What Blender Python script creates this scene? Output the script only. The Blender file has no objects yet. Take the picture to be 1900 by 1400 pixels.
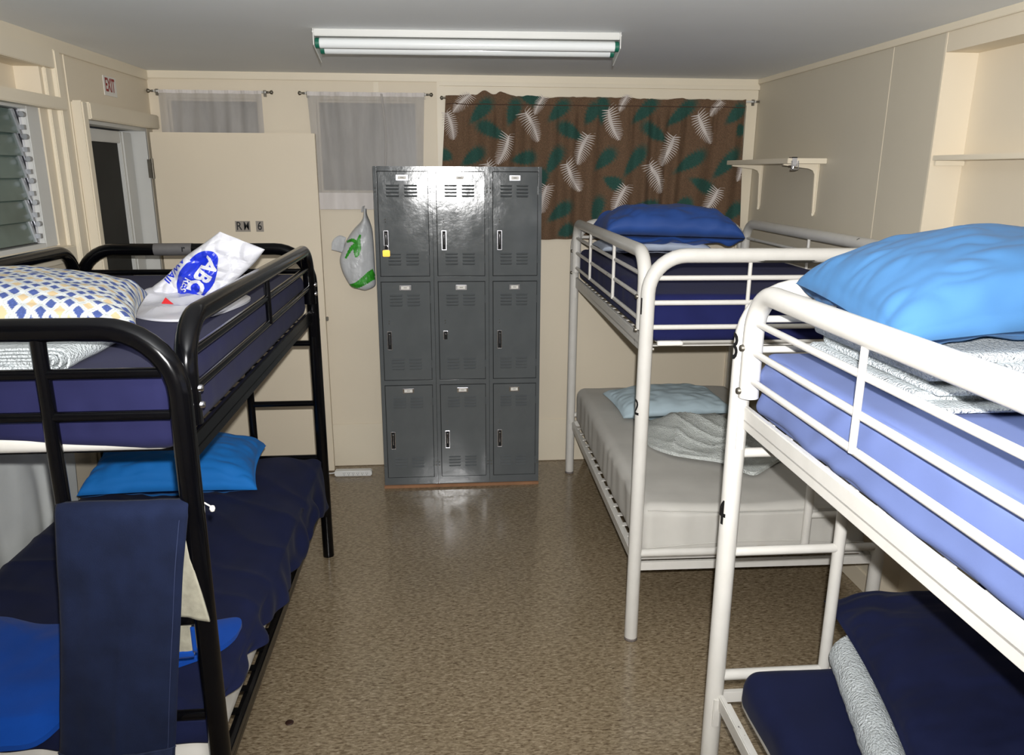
import bpy, bmesh, math, random
import numpy as np
from mathutils import Vector, Matrix, noise
from mathutils.bvhtree import BVHTree
random.seed(7)
S = bpy.context.scene
COL = S.collection
PI = math.pi

# ---------------------------------------------------------------- camera
F_PX, YAW, PITCH, ROLL, HC = 1418.45, .0866, .2624, .0046, 1.8409
cy, sy, cp, sp = math.cos(YAW), math.sin(YAW), math.cos(PITCH), math.sin(PITCH)
fw = Vector((sy*cp, cy*cp, -sp)); rt = Vector((cy, -sy, 0)); up = rt.cross(fw)
cr, sr = math.cos(ROLL), math.sin(ROLL)
R_, U_ = cr*rt+sr*up, cr*up-sr*rt
cam = bpy.data.objects.new('camera', bpy.data.cameras.new('camera')); COL.objects.link(cam)
cam.data.sensor_width = 36; cam.data.lens = F_PX/1900*36; cam.data.clip_start = .02
cam.matrix_world = Matrix(((R_.x, U_.x, -fw.x, 0), (R_.y, U_.y, -fw.y, 0), (R_.z, U_.z, -fw.z, HC), (0, 0, 0, 1)))
S.camera = cam

# ---------------------------------------------------------------- world, light, exposure
W = bpy.data.worlds.new('night'); S.world = W; W.use_nodes = True
W.node_tree.nodes['Background'].inputs[0].default_value = (.01, .012, .016, 1)
W.node_tree.nodes['Background'].inputs[1].default_value = 1
S.view_settings.view_transform = 'Standard'; S.view_settings.look = 'None'
S.view_settings.exposure = 0.0; S.view_settings.gamma = 1.0
S.view_settings.use_curve_mapping = False

def spot(name, loc, fwd, power, ang, size, col=(1, 1, 1), blend=.6):
    l = bpy.data.lights.new(name, 'SPOT'); l.energy = power; l.spot_size = math.radians(ang)
    l.spot_blend = blend; l.shadow_soft_size = size; l.color = col
    o = bpy.data.objects.new(name, l); COL.objects.link(o); o.location = loc
    o.rotation_euler = Vector(fwd).to_track_quat('-Z', 'Y').to_euler(); return o
spot('camera_flash', (.02, 0, HC+.065), Vector((sy*math.cos(.05), cy*math.cos(.05), math.sin(.05))), 420, 134, .012, (1, .99, .975), 1.0)

# ---------------------------------------------------------------- materials
def lin(c): return tuple(((v/255)/12.92 if v <= 10 else ((v/255+.055)/1.055)**2.4) for v in c)
def newmat(name):
    m = bpy.data.materials.new(name); m.use_nodes = True
    nt = m.node_tree; b = nt.nodes['Principled BSDF']; return m, nt, b
def nd(nt, t, **k):
    n = nt.nodes.new(t)
    for a, v in k.items():
        if a in n.inputs: n.inputs[a].default_value = v
        else: setattr(n, a, v)
    return n
def tex(nt, kind='ShaderNodeTexNoise', scale=5, vec=None, sc=None, **k):
    n = nt.nodes.new(kind); n.inputs['Scale'].default_value = scale
    for a, v in k.items(): n.inputs[a].default_value = v
    tc = nt.nodes.new('ShaderNodeTexCoord'); src = tc.outputs['Object']
    if sc:
        mp = nt.nodes.new('ShaderNodeMapping'); mp.inputs['Scale'].default_value = sc
        nt.links.new(src, mp.inputs[0]); src = mp.outputs[0]
    nt.links.new(src, n.inputs['Vector']); return n
def ramp(nt, src, stops):
    r = nt.nodes.new('ShaderNodeValToRGB'); e = r.color_ramp.elements
    while len(e) < len(stops): e.new(.5)
    for i, (p, c) in enumerate(stops):
        e[i].position = p; e[i].color = (*c, 1) if len(c) == 3 else c
    nt.links.new(src, r.inputs[0]); return r
def bump(nt, b, src, strength=.3, dist=.002):
    n = nt.nodes.new('ShaderNodeBump'); n.inputs['Strength'].default_value = strength; n.inputs['Distance'].default_value = dist
    nt.links.new(src, n.inputs['Height']); nt.links.new(n.outputs[0], b.inputs['Normal']); return n
def paint(name, c, rough=.5, var=.06, bs=.15, scale=3, metal=0, fine=60, bd=.001, spec=.5, coat=0):
    m, nt, b = newmat(name); c = lin(c)
    n = tex(nt, scale=scale, Detail=6)
    r = ramp(nt, n.outputs[0], [(.3, tuple(v*(1-var) for v in c)), (.7, tuple(min(1, v*(1+var)) for v in c))])
    nt.links.new(r.outputs[0], b.inputs['Base Color'])
    b.inputs['Roughness'].default_value = rough; b.inputs['Metallic'].default_value = metal
    b.inputs['Specular IOR Level'].default_value = spec; b.inputs['Coat Weight'].default_value = coat
    if bs: bump(nt, b, tex(nt, scale=fine, Detail=3).outputs[0], bs, bd)
    return m
def fabric(name, c, rough=.9, sheen=.2, weave=900, bs=.25, var=.1, scale=8, spec=.15, bd=.0006):
    m = paint(name, c, rough, var, 0, scale, spec=spec); nt = m.node_tree; b = nt.nodes['Principled BSDF']
    b.inputs['Sheen Weight'].default_value = sheen*.12
    bump(nt, b, tex(nt, scale=weave, Detail=2).outputs[0], bs, bd)
    return m
def terry(name, c):
    return fabric(name, c, .95, .3, 170, 1.0, .06, 20, .05, .010)
def plain(name, c, rough=.5, metal=0, emit=0, alpha=1, spec=.5):
    m, nt, b = newmat(name); b.inputs['Base Color'].default_value = (*lin(c), 1)
    b.inputs['Roughness'].default_value = rough; b.inputs['Metallic'].default_value = metal; b.inputs['Alpha'].default_value = alpha
    b.inputs['Specular IOR Level'].default_value = spec
    return m
def vcol(name, rough=.9, bs=.25, weave=900, sheen=.2, fleck=0):
    m, nt, b = newmat(name); a = nt.nodes.new('ShaderNodeVertexColor'); a.layer_name = 'Col'
    src = a.outputs[0]
    if fleck:
        n = tex(nt, scale=260, Detail=2); r = ramp(nt, n.outputs[0], [(.38, (1-fleck,)*3), (.62, (1+fleck*0,)*3)])
        mx = nt.nodes.new('ShaderNodeMix'); mx.data_type = 'RGBA'; mx.blend_type = 'MULTIPLY'; mx.inputs[0].default_value = 1
        nt.links.new(src, mx.inputs[6]); nt.links.new(r.outputs[0], mx.inputs[7]); src = mx.outputs[2]
    nt.links.new(src, b.inputs['Base Color']); b.inputs['Roughness'].default_value = rough
    b.inputs['Specular IOR Level'].default_value = .15; b.inputs['Sheen Weight'].default_value = sheen*.1
    bump(nt, b, tex(nt, scale=weave, Detail=2).outputs[0], bs, .0006); return m

M = {}
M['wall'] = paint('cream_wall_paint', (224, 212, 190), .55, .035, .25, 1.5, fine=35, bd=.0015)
M['trim'] = paint('cream_trim_paint', (228, 217, 195), .45, .03, .2, 3, fine=25, bd=.001)
M['ceil'] = paint('ceiling_paint', (240, 243, 245), .7, .04, .25, .9, fine=40, bd=.002)
M['white'] = paint('white_gloss_paint', (204, 204, 200), .4, .03, .15, 4)
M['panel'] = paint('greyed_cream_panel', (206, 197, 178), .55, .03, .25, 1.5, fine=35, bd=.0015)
M['door'] = paint('cream_door_paint', (225, 212, 189), .5, .02, .2, 2, fine=30)
M['black'] = paint('black_gloss_paint', (6, 6, 8), .16, .2, .06, 6, fine=30, spec=.32)
M['locker'] = None
M['chrome'] = paint('chrome_metal', (200, 200, 205), .18, .05, .1, 20, metal=1)
M['clip'] = paint('satin_aluminium', (170, 172, 176), .45, .1, .1, 20, metal=.6)
M['steel'] = paint('dull_steel', (120, 115, 105), .45, .15, .2, 30, metal=.9)
M['brass'] = paint('brass_metal', (215, 170, 70), .3, .1, .1, 30, metal=.9)
M['dark'] = plain('dark_recess', (8, 8, 9), .8)
M['ink'] = plain('black_ink', (10, 10, 12), .6)
M['wood'] = paint('raw_pine_plank', (152, 110, 78), .7, .15, .3, 12)
M['navy'] = fabric('navy_cotton', (26, 30, 74), var=.15)
M['navy2'] = fabric('dark_navy_cotton', (19, 25, 56), .8, .25, var=.15)
M['indigo'] = fabric('indigo_sheet_cotton', (32, 33, 68), .85, .25)
M['lav'] = fabric('lavender_sheet_cotton', (108, 124, 176), .75, .3, var=.04)
M['blue'] = fabric('sky_blue_cotton', (70, 116, 162), .7, .3, var=.05)
M['blue2'] = fabric('bright_blue_cotton', (28, 112, 190), .7, .3, var=.06)
M['blue3'] = fabric('medium_blue_satin', (44, 80, 152), .55, .3, var=.08, spec=.4)
M['royal'] = fabric('royal_blue_fleece', (12, 64, 148), .95, .5, 300, .6, .1)
M['grey'] = fabric('grey_fitted_sheet_cotton', (196, 193, 186), .85, .2, var=.04)
M['pale'] = fabric('pale_blue_cotton', (186, 205, 214), .8, .2, var=.04)
M['ice'] = fabric('ice_white_cotton', (196, 206, 222), .8, .2, var=.04)
M['mattw'] = fabric('white_mattress_ticking', (225, 222, 215), .85, .1, var=.03)
M['terry'] = terry('white_terry', (198, 204, 206))
M['terry2'] = terry('grey_white_terry', (212, 216, 212))
M['khaki'] = fabric('heather_beige_knit', (150, 146, 130), .95, .3, 500, .7, .12, 60)
M['bag'] = paint('white_plastic_film', (206, 206, 212), .32, .02, .1, 10, spec=.5)
M['bagink'] = plain('blue_bag_print', (28, 50, 190), .35)
M['redink'] = plain('red_print', (190, 30, 35), .5)
M['green'] = paint('green_bag_print', (52, 150, 40), .4, .35, 0, 60)
M['glasspane'] = None
M['plasticw'] = plain('white_plastic', (225, 225, 222), .4)
M['tubewhite'] = plain('fluorescent_tube_glass', (225, 228, 228), .12, spec=.8)
M['greencap'] = plain('green_tube_socket', (20, 95, 75), .4)
M['card'] = plain('white_card', (225, 222, 215), .6)
M['fern'] = fabric('white_fern_print', (205, 196, 190), var=.05)

def mk_locker():
    m, nt, b = newmat('grey_locker_enamel')
    n = tex(nt, scale=9, Detail=8); r = ramp(nt, n.outputs[0], [(.3, lin((88, 92, 94))), (.75, lin((94, 98, 100)))])
    nt.links.new(r.outputs[0], b.inputs['Base Color'])
    n2 = tex(nt, scale=14, Detail=10, Roughness=.7); r2 = ramp(nt, n2.outputs[0], [(.35, (.10,)*3), (.75, (.18,)*3)])
    nt.links.new(r2.outputs[0], b.inputs['Roughness']); b.inputs['Specular IOR Level'].default_value = .55
    n3 = tex(nt, scale=20, Detail=9, Roughness=.62); bump(nt, b, n3.outputs[0], .3, .0022)
    return m
M['locker'] = mk_locker()
def mk_whitetube():
    m, nt, b = newmat('chipped_white_tube_paint')
    n = tex(nt, scale=22, Detail=3, sc=(1, 1, .7)); r = ramp(nt, n.outputs[0], [(.0, (.04, .035, .035)), (.245, (.05, .04, .04)), (.26, lin((206, 203, 196))), (1, lin((216, 213, 207)))])
    nt.links.new(r.outputs[0], b.inputs['Base Color']); b.inputs['Roughness'].default_value = .33
    bump(nt, b, tex(nt, scale=90, Detail=2).outputs[0], .12, .0006); return m
M['tube'] = mk_whitetube()
def mk_floor():
    m, nt, b = newmat('flecked_vinyl_tile')
    tc = nt.nodes.new('ShaderNodeTexCoord')
    def flow(rot, sc):
        mp = nt.nodes.new('ShaderNodeMapping'); mp.inputs['Rotation'].default_value = (0, 0, rot); mp.inputs['Scale'].default_value = sc
        nt.links.new(tc.outputs['Object'], mp.inputs[0]); return mp.outputs[0]
    outs = []
    for rot in (.5, 2.2):
        n = nt.nodes.new('ShaderNodeTexNoise'); n.inputs['Scale'].default_value = 60; n.inputs['Detail'].default_value = 3; n.inputs['Roughness'].default_value = .65
        n.inputs['Distortion'].default_value = .6
        nt.links.new(flow(rot, (.75, 2.2, 1)), n.inputs['Vector']); outs.append(n.outputs[0])
    ch = nt.nodes.new('ShaderNodeTexChecker'); ch.inputs['Scale'].default_value = 3.28
    nt.links.new(tc.outputs['Object'], ch.inputs['Vector'])
    mx = nt.nodes.new('ShaderNodeMix'); nt.links.new(ch.outputs['Fac'], mx.inputs[0]); nt.links.new(outs[0], mx.inputs[2]); nt.links.new(outs[1], mx.inputs[3])
    r = ramp(nt, mx.outputs[0], [(.28, lin((84, 70, 52))), (.42, lin((122, 106, 84))), (.52, lin((144, 128, 104))), (.62, lin((160, 145, 121))), (.76, lin((190, 176, 152)))])
    n = tex(nt, scale=1.3, Detail=4); r2 = ramp(nt, n.outputs[0], [(.3, (.88, .88, .86)), (.7, (1, 1, 1))])
    m2 = nt.nodes.new('ShaderNodeMix'); m2.data_type = 'RGBA'; m2.blend_type = 'MULTIPLY'; m2.inputs[0].default_value = 1
    nt.links.new(r.outputs[0], m2.inputs[6]); nt.links.new(r2.outputs[0], m2.inputs[7]); nt.links.new(m2.outputs[2], b.inputs['Base Color'])
    b.inputs['Roughness'].default_value = .17; b.inputs['Specular IOR Level'].default_value = .5
    bump(nt, b, tex(nt, scale=14, Detail=5).outputs[0], .12, .002)
    return m
M['floor'] = mk_floor()
def mk_sheer(name, c, a):
    m, nt, b = newmat(name); b.inputs['Base Color'].default_value = (*lin(c), 1); b.inputs['Roughness'].default_value = .9
    n = tex(nt, scale=14, Detail=5, sc=(1, 1, .2)); r = ramp(nt, n.outputs[0], [(.3, (a-.1,)*3), (.7, (a+.1,)*3)])
    nt.links.new(r.outputs[0], b.inputs['Alpha']); b.inputs['Specular IOR Level'].default_value = .1; return m
M['sheer'] = mk_sheer('sheer_grey_white_voile', (196, 192, 188), .60)
M['hem'] = mk_sheer('sheer_hem_voile', (222, 216, 212), .9)
M['lace'] = fabric('white_curtain_cotton', (215, 218, 216), .9, .2, var=.05)
def mk_glass():
    m, nt, b = newmat('frosted_louver_glass'); b.inputs['Base Color'].default_value = (*lin((112, 130, 122)), 1)
    b.inputs['Roughness'].default_value = .22; b.inputs['Transmission Weight'].default_value = .35; b.inputs['IOR'].default_value = 1.5
    n = tex(nt, scale=5, Detail=2); r = ramp(nt, n.outputs[0], [(.3, lin((88, 108, 100))), (.7, lin((120, 140, 132)))]); nt.links.new(r.outputs[0], b.inputs['Base Color'])
    return m
M['glass'] = mk_glass()
M['pane'] = plain('night_window_glass', (70, 76, 80), .3)
M['screen'] = paint('dark_insect_screen', (40, 40, 37), .9, .2, .2, 4)
M['curtain'] = vcol('brown_print_cotton', fleck=.32)
M['pattern'] = vcol('lattice_print_cotton')

# ---------------------------------------------------------------- mesh helpers
class MB:
    def __init__(s): s.v = []; s.f = []; s.mi = []; s.sm = []
    def add(s, v, f, mi=0, sm=False):
        o = len(s.v); s.v += [tuple(p) for p in v]
        s.f += [tuple(i+o for i in q) for q in f]; s.mi += [mi]*len(f); s.sm += [sm]*len(f); return s
    def box(s, x0, x1, y0, y1, z0, z1, mi=0, b=0):
        if b <= 0:
            v = [(x0, y0, z0), (x1, y0, z0), (x1, y1, z0), (x0, y1, z0), (x0, y0, z1), (x1, y0, z1), (x1, y1, z1), (x0, y1, z1)]
            return s.add(v, [(0, 3, 2, 1), (4, 5, 6, 7), (0, 1, 5, 4), (1, 2, 6, 5), (2, 3, 7, 6), (3, 0, 4, 7)], mi)
        bm = bmesh.new(); bmesh.ops.create_cube(bm, size=1)
        for q in bm.verts: q.co = Vector(((x0+x1)/2+q.co.x*(x1-x0), (y0+y1)/2+q.co.y*(y1-y0), (z0+z1)/2+q.co.z*(z1-z0)))
        bmesh.ops.bevel(bm, geom=bm.edges[:], offset=b, segments=2, affect='EDGES')
        bm.verts.index_update(); s.add([q.co[:] for q in bm.verts], [[w.index for w in q.verts] for q in bm.faces], mi); bm.free(); return s
    def tube(s, path, r, seg=14, mi=0, cap=True, rr=None):
        P = [Vector(p) for p in path]; n = len(P); T = []
        for i in range(n):
            a = P[max(0, i-1)]; b = P[min(n-1, i+1)]; T.append((b-a).normalized())
        u = T[0].orthogonal().normalized(); V = []; Fc = []
        for i in range(n):
            u = (u-T[i]*u.dot(T[i])).normalized(); w = T[i].cross(u); q = rr[i] if rr else r
            for k in range(seg):
                a = 2*PI*k/seg; V.append(P[i]+(u*math.cos(a)+w*math.sin(a))*q)
        for i in range(n-1):
            for k in range(seg):
                k2 = (k+1) % seg; Fc.append((i*seg+k, i*seg+k2, (i+1)*seg+k2, (i+1)*seg+k))
        s.add(V, Fc, mi, True)
        if cap:
            s.add(V[:seg], [tuple(range(seg))[::-1]], mi); s.add(V[-seg:], [tuple(range(seg))], mi)
        return s
    def grid(s, fn, nu, nv, mi=0, sm=True, wrapu=False):
        V = [fn(i/nu, j/nv) for j in range(nv+1) for i in range(nu+1)]
        Fc = [(j*(nu+1)+i, j*(nu+1)+i+1, (j+1)*(nu+1)+i+1, (j+1)*(nu+1)+i) for j in range(nv) for i in range(nu)]
        return s.add(V, Fc, mi, sm)
    def lathe(s, prof, c=(0, 0, 0), seg=16, mi=0, axis='z'):
        V = []; Fc = []
        for r, h in prof:
            for k in range(seg):
                a = 2*PI*k/seg; x, y = r*math.cos(a), r*math.sin(a)
                p = (x, y, h) if axis == 'z' else ((h, x, y) if axis == 'x' else (x, h, y))
                V.append((p[0]+c[0], p[1]+c[1], p[2]+c[2]))
        for i in range(len(prof)-1):
            for k in range(seg):
                k2 = (k+1) % seg; Fc.append((i*seg+k, i*seg+k2, (i+1)*seg+k2, (i+1)*seg+k))
        return s.add(V, Fc, mi, True)
    def poly(s, pts, ext, mi=0):
        n = len(pts); e = Vector(ext); A = [Vector(p) for p in pts]; B = [p+e for p in A]
        return s.add(A+B, [tuple(range(n))[::-1], tuple(range(n, 2*n))]+[(i, (i+1) % n, n+(i+1) % n, n+i) for i in range(n)], mi)
    def xf(s, m):
        s.v = [tuple(m @ Vector(p)) for p in s.v]; return s
    def build(s, name, mats, parent=None, mods=()):
        me = bpy.data.meshes.new(name); me.from_pydata(s.v, [], s.f); me.validate(clean_customdata=False)
        for m in (mats if isinstance(mats, (list, tuple)) else [mats]): me.materials.append(m)
        if len(me.polygons) == len(s.f):
            me.polygons.foreach_set('material_index', s.mi); me.polygons.foreach_set('use_smooth', s.sm)
        me.update()
        bm = bmesh.new(); bm.from_mesh(me); bmesh.ops.recalc_face_normals(bm, faces=bm.faces[:]); bm.to_mesh(me); bm.free()
        o = bpy.data.objects.new(name, me); COL.objects.link(o)
        if parent is not None: o.parent = parent
        for k, a in mods:
            md = o.modifiers.new(k.lower(), k)
            for q, w in a.items(): setattr(md, q, w)
        return o
def empty(name, loc, label, cat, rz=0, group=None, rx=0, ry=0):
    o = bpy.data.objects.new(name, None); COL.objects.link(o); o.empty_display_size = .1
    o.location = loc; o.rotation_euler = (rx, ry, rz); o['label'] = label; o['category'] = cat
    if group: o['group'] = group
    return o
def tag(o, label, cat, group=None):
    o['label'] = label; o['category'] = cat
    if group: o['group'] = group
    return o
def struct(o): o['kind'] = 'structure'; return o
def fillet(pts, r, n=7):
    P = [Vector(p) for p in pts]; out = [P[0]]
    for i in range(1, len(P)-1):
        a = (P[i-1]-P[i]); b = (P[i+1]-P[i]); th = a.angle(b); d = r/math.tan(th/2); a.normalize(); b.normalize()
        p0 = P[i]+a*d; p1 = P[i]+b*d; c = P[i]+(a+b).normalized()*(r/math.sin(th/2))
        for k in range(n+1):
            t = k/n; q = (p0-c).normalized().slerp((p1-c).normalized(), t)*r if (p0-c).length > 0 else p0-c
            out.append(c+q)
    out.append(P[-1]); return out
def nz(x, y, z=0): return noise.noise(Vector((x, y, z)))
def crom(pts, n=8, closed=True):
    P = [Vector(p) for p in pts]; m = len(P); out = []
    for i in range(m if closed else m-1):
        if closed: a, b, c, d = P[i-1], P[i], P[(i+1) % m], P[(i+2) % m]
        else: a, b, c, d = P[max(0, i-1)], P[i], P[i+1], P[min(m-1, i+2)]
        for k in range(n):
            t = k/n; out.append(.5*((2*b)+(c-a)*t+(2*a-5*b+4*c-d)*t*t+(3*b-a-3*c+d)*t*t*t))
    if not closed: out.append(P[-1])
    return out
_tc = {}
def text2d(s, size=1, bold=.0, sub=2, sx=1, center=True):
    cu = bpy.data.curves.new('t', 'FONT'); cu.body = s; cu.size = size; cu.offset = bold*size; cu.resolution_u = 3
    if center: cu.align_x = 'CENTER'; cu.align_y = 'CENTER'
    o = bpy.data.objects.new('t', cu); COL.objects.link(o); dg = bpy.context.evaluated_depsgraph_get()
    me = bpy.data.meshes.new_from_object(o.evaluated_get(dg)); bpy.data.objects.remove(o); bpy.data.curves.remove(cu)
    bm = bmesh.new(); bm.from_mesh(me); bpy.data.meshes.remove(me)
    bmesh.ops.triangulate(bm, faces=bm.faces[:])
    if sub: bmesh.ops.subdivide_edges(bm, edges=bm.edges[:], cuts=sub, use_grid_fill=True); bmesh.ops.triangulate(bm, faces=bm.faces[:])
    bm.verts.index_update()
    r = ([(v.co.x*sx, v.co.y) for v in bm.verts], [[w.index for w in f.verts] for f in bm.faces]); bm.free(); return r
def smooth_all(o):
    for p in o.data.polygons: p.use_smooth = True
    return o
def rbox(x0, x1, y0, y1, z0, z1, r, n=(30, 40, 8), disp=None):
    """rounded box as a closed quad skin with an optional displacement disp(p, n)->offset"""
    c = Vector(((x0+x1)/2, (y0+y1)/2, (z0+z1)/2)); h = Vector(((x1-x0)/2, (y1-y0)/2, (z1-z0)/2)); inn = Vector([max(1e-4, q-r) for q in h])
    bm = bmesh.new(); cache = {}
    def vert(p):
        k = (round(p.x, 5), round(p.y, 5), round(p.z, 5))
        if k not in cache:
            q = Vector([max(-inn[i], min(inn[i], p[i]*h[i])) for i in range(3)]); d = Vector([p[i]*h[i]-q[i] for i in range(3)])
            nn = d.normalized() if d.length > 1e-9 else Vector((0, 0, 1)); w = c+q+nn*r
            if disp: w = w+disp(w, nn)
            cache[k] = bm.verts.new(w)
        return cache[k]
    for ax in range(3):
        a, b = [(1, 2), (0, 2), (0, 1)][ax]; na, nb = n[a], n[b]
        def lp(i, m):  # denser near the edges
            t = i/m; return math.sin((t-.5)*PI*.92)/math.sin(.46*PI)
        for sgn in (-1, 1):
            for i in range(na):
                for j in range(nb):
                    q = []
                    for (ii, jj) in ((i, j), (i+1, j), (i+1, j+1), (i, j+1)):
                        p = Vector((0, 0, 0)); p[ax] = sgn; p[a] = lp(ii, na); p[b] = lp(jj, nb); q.append(vert(p))
                    try: bm.faces.new(q if sgn > 0 else q[::-1])
                    except ValueError: pass
    bm.verts.index_update(); m = MB(); m.add([v.co[:] for v in bm.verts], [[w.index for w in f.verts] for f in bm.faces], 0, True); bm.free(); return m
def pillow_mb(w, d, t, seed=0, res=44, wr=.008, pinch=.05, fn=None, pw=.42, flat=.45):
    m = MB()
    for side in (1, -1):
        def f(a, b):
            u = 2*a-1; v = 2*b-1
            u = math.copysign(abs(u)**.85, u); v = math.copysign(abs(v)**.85, v)
            x = u*w/2*(1-pinch*(1-v*v)*abs(u)**3); y = v*d/2*(1-pinch*(1-u*u)*abs(v)**3)
            k = max(0, (1-abs(u)**2.6)*(1-abs(v)**2.6))**pw
            e = 1-k
            wz = wr*(nz(x*7+seed, y*7, side*3)*1.2+nz(x*16, y*16+seed, side)*.7)+wr*1.1*abs(nz(x*10+seed*3, y*22, 5+side))*min(1, 3*k)
            z = side*(t/2*k*((2-flat) if side > 0 else flat)+wz*min(1, k*2.5)*(.5+e))
            p = Vector((x, y, z)); return fn(p) if fn else p
        m.grid(f, res, res)
    return m
def put(m, loc, rot=(0, 0, 0)):
    from mathutils import Euler
    return m.xf(Matrix.Translation(Vector(loc)) @ Euler(rot, 'XYZ').to_matrix().to_4x4())
def weld(o, d=.0004):
    md = o.modifiers.new('weld', 'WELD'); md.merge_threshold = d; return o
def ribbon(path, th, y0, y1, ny=24, amp=.004, seed=0, edge=.01):
    """flat ribbon along a path in x-z, given thickness, extruded along y, with cloth noise; path list of (x,z)"""
    P = [Vector((p[0], 0, p[1])) for p in path]; n = len(P); N = []
    for i in range(n):
        t = (P[min(n-1, i+1)]-P[max(0, i-1)]).normalized(); N.append(Vector((-t.z, 0, t.x)))
    loop = [P[i]+N[i]*th/2 for i in range(n)]+[P[i]-N[i]*th/2 for i in reversed(range(n))]; m = MB(); k = len(loop)
    V = []
    for j in range(ny+1):
        for i, p in enumerate(loop):
            y = y0+(y1-y0)*j/ny; ii = i if i < n else 2*n-1-i
            if j in (0, ny): y += edge*nz(ii*.21+seed, j, 4)
            dz = amp*nz(p.x*9+seed, y*9, p.z*3); dx = amp*nz(p.x*3, y*8+seed, p.z*9)
            V.append((p.x+dx, y, p.z+dz))
    Fc = [(j*k+i, j*k+(i+1) % k, (j+1)*k+(i+1) % k, (j+1)*k+i) for j in range(ny) for i in range(k)]
    m.add(V, Fc, 0, True)
    for j in (0, ny):
        m.add([V[j*k+i] for i in range(k)], [(i, i+1, k-2-i, k-1-i) for i in range(n-1)], 0, True)
    return m
def heap(outline, base, hf, nr=26, th=.01, up_n=10):
    """cloth lying as a mound inside an outline: hf(x,y,r)->height above base(x,y)"""
    B = crom([(p[0], p[1], 0) for p in outline], up_n); nb = len(B); c = sum(B, Vector())/nb; m = MB(); V = []
    for j in range(nr+1):
        r = j/nr
        for p in B:
            q = c+(p-c)*r; V.append(Vector((q.x, q.y, base(q.x, q.y)+th+hf(q.x, q.y, r))))
    Fc = [(j*nb+i, j*nb+(i+1) % nb, (j+1)*nb+(i+1) % nb, (j+1)*nb+i) for j in range(nr) for i in range(nb)]
    m.add(V, Fc, 0, True)
    lo = [Vector((p.x, p.y, base(p.x, p.y))) for p in B]; m.add(V[-nb:]+lo, [(i, (i+1) % nb, nb+(i+1) % nb, nb+i) for i in range(nb)], 0, True)
    return m

# ================================================================= ROOM
XL, XR, YB, YF, ZC = -1.645, 1.877, 4.712, -1.3, 2.378
NI = 2.926; XN = XR+.13
struct(MB().box(XL-.3, XN+.2, YF-.1, YB+.2, -.1, 0).build('floor', M['floor']))
struct(MB().box(XL-.3, XN+.2, YF-.1, YB+.2, ZC, ZC+.1).build('ceiling', M['ceil']))
struct(MB().box(XL-.3, XN+.2, YF-.1, YF, 0, ZC).build('wall_front', M['wall']))
# back wall with three window openings
def wall_with_holes(name, u0, u1, z0, z1, holes, mk, mat):
    m = MB(); us = sorted({u0, u1, *[h[0] for h in holes], *[h[1] for h in holes]}); zs = sorted({z0, z1, *[h[2] for h in holes], *[h[3] for h in holes]})
    for i in range(len(us)-1):
        for j in range(len(zs)-1):
            cu, cz = (us[i]+us[i+1])/2, (zs[j]+zs[j+1])/2
            if any(h[0] < cu < h[1] and h[2] < cz < h[3] for h in holes): continue
            mk(m, us[i], us[i+1], zs[j], zs[j+1])
    return struct(m.build(name, mat))
HB = [(-1.55, -1.05, 1.72, 2.235), (-.725, -.15, 1.72, 2.235), (.10, 1.76, 1.52, 2.2)]
wall_with_holes('wall_back', XL-.3, XN+.2, 0, ZC, HB, lambda m, a, b, c, d: m.box(a, b, YB, YB+.15, c, d), M['wall'])
for i, (a, b, c, d) in enumerate(HB):
    t = struct(MB().box(a, b, YB+.06, YB+.07, c, d).build('window_%d' % (i+1), M['pane']))
    f = MB()
    f.box(a, a+.012, YB+.03, YB+.06, c, d).box(b-.012, b, YB+.03, YB+.06, c, d).box(a+.012, b-.012, YB+.03, YB+.06, c, c+.012).box(a+.012, b-.012, YB+.03, YB+.06, d-.012, d)
    if i == 2: f.box(.9, .94, YB+.03, YB+.06, c+.03, d-.03)
    f.build('window_frame', M['trim'], t)
# left wall, with the louvre window and the doorway
DY0, DY1, DZ = 3.85, 4.62, 2.07
HL = [(-.4, 3.46, 1.53, 2.09), (-.4, 3.50, 2.13, 2.25), (DY0, DY1, 0, DZ)]
wall_with_holes('wall_left', YF-.1, YB, 0, ZC, HL, lambda m, a, b, c, d: m.box(XL-.14, XL, a, b, c, d), M['wall'])
struct(MB().box(XL-.14, XL-.10, -.4, 3.50, 2.13, 2.25).build('trim_1', M['wall']))
# right wall with recessed alcove
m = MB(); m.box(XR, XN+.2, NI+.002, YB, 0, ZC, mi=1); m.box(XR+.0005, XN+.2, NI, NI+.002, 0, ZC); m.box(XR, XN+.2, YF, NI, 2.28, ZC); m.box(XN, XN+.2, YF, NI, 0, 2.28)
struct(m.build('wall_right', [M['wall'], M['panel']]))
# mouldings on the back wall
m = MB(); y = YB
m.box(XL, XR, y-.018, y, 2.338, ZC, b=.003); m.box(-.02, XR, y-.026, y, 2.318, 2.34)
struct(m.build('trim_2', M['trim']))
m = MB(); m.box(-.035, .01, y-.014, y, .28, 2.338); m.box(.01, XR, y-.012, y, 2.262, 2.318, b=.003)
m.box(1.805, 1.875, y-.012, y, .28, 2.262); m.box(1.80, 1.835, y-.024, y-.012, 1.62, 2.24, b=.003); m.box(1.80, 1.817, y-.036, y-.024, 1.64, 2.23)
struct(m.build('trim_3', M['trim']))
struct(MB().box(XL, XR, y-.008, y, .005, .285, b=.002).build('baseboard_back', M['trim']))
struct(MB().box(-.395, -.365, y-.006, y, .29, 1.70).box(-.395, -.365, y-.006, y, 2.24, 2.335).build('trim_4', M['trim']))
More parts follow.
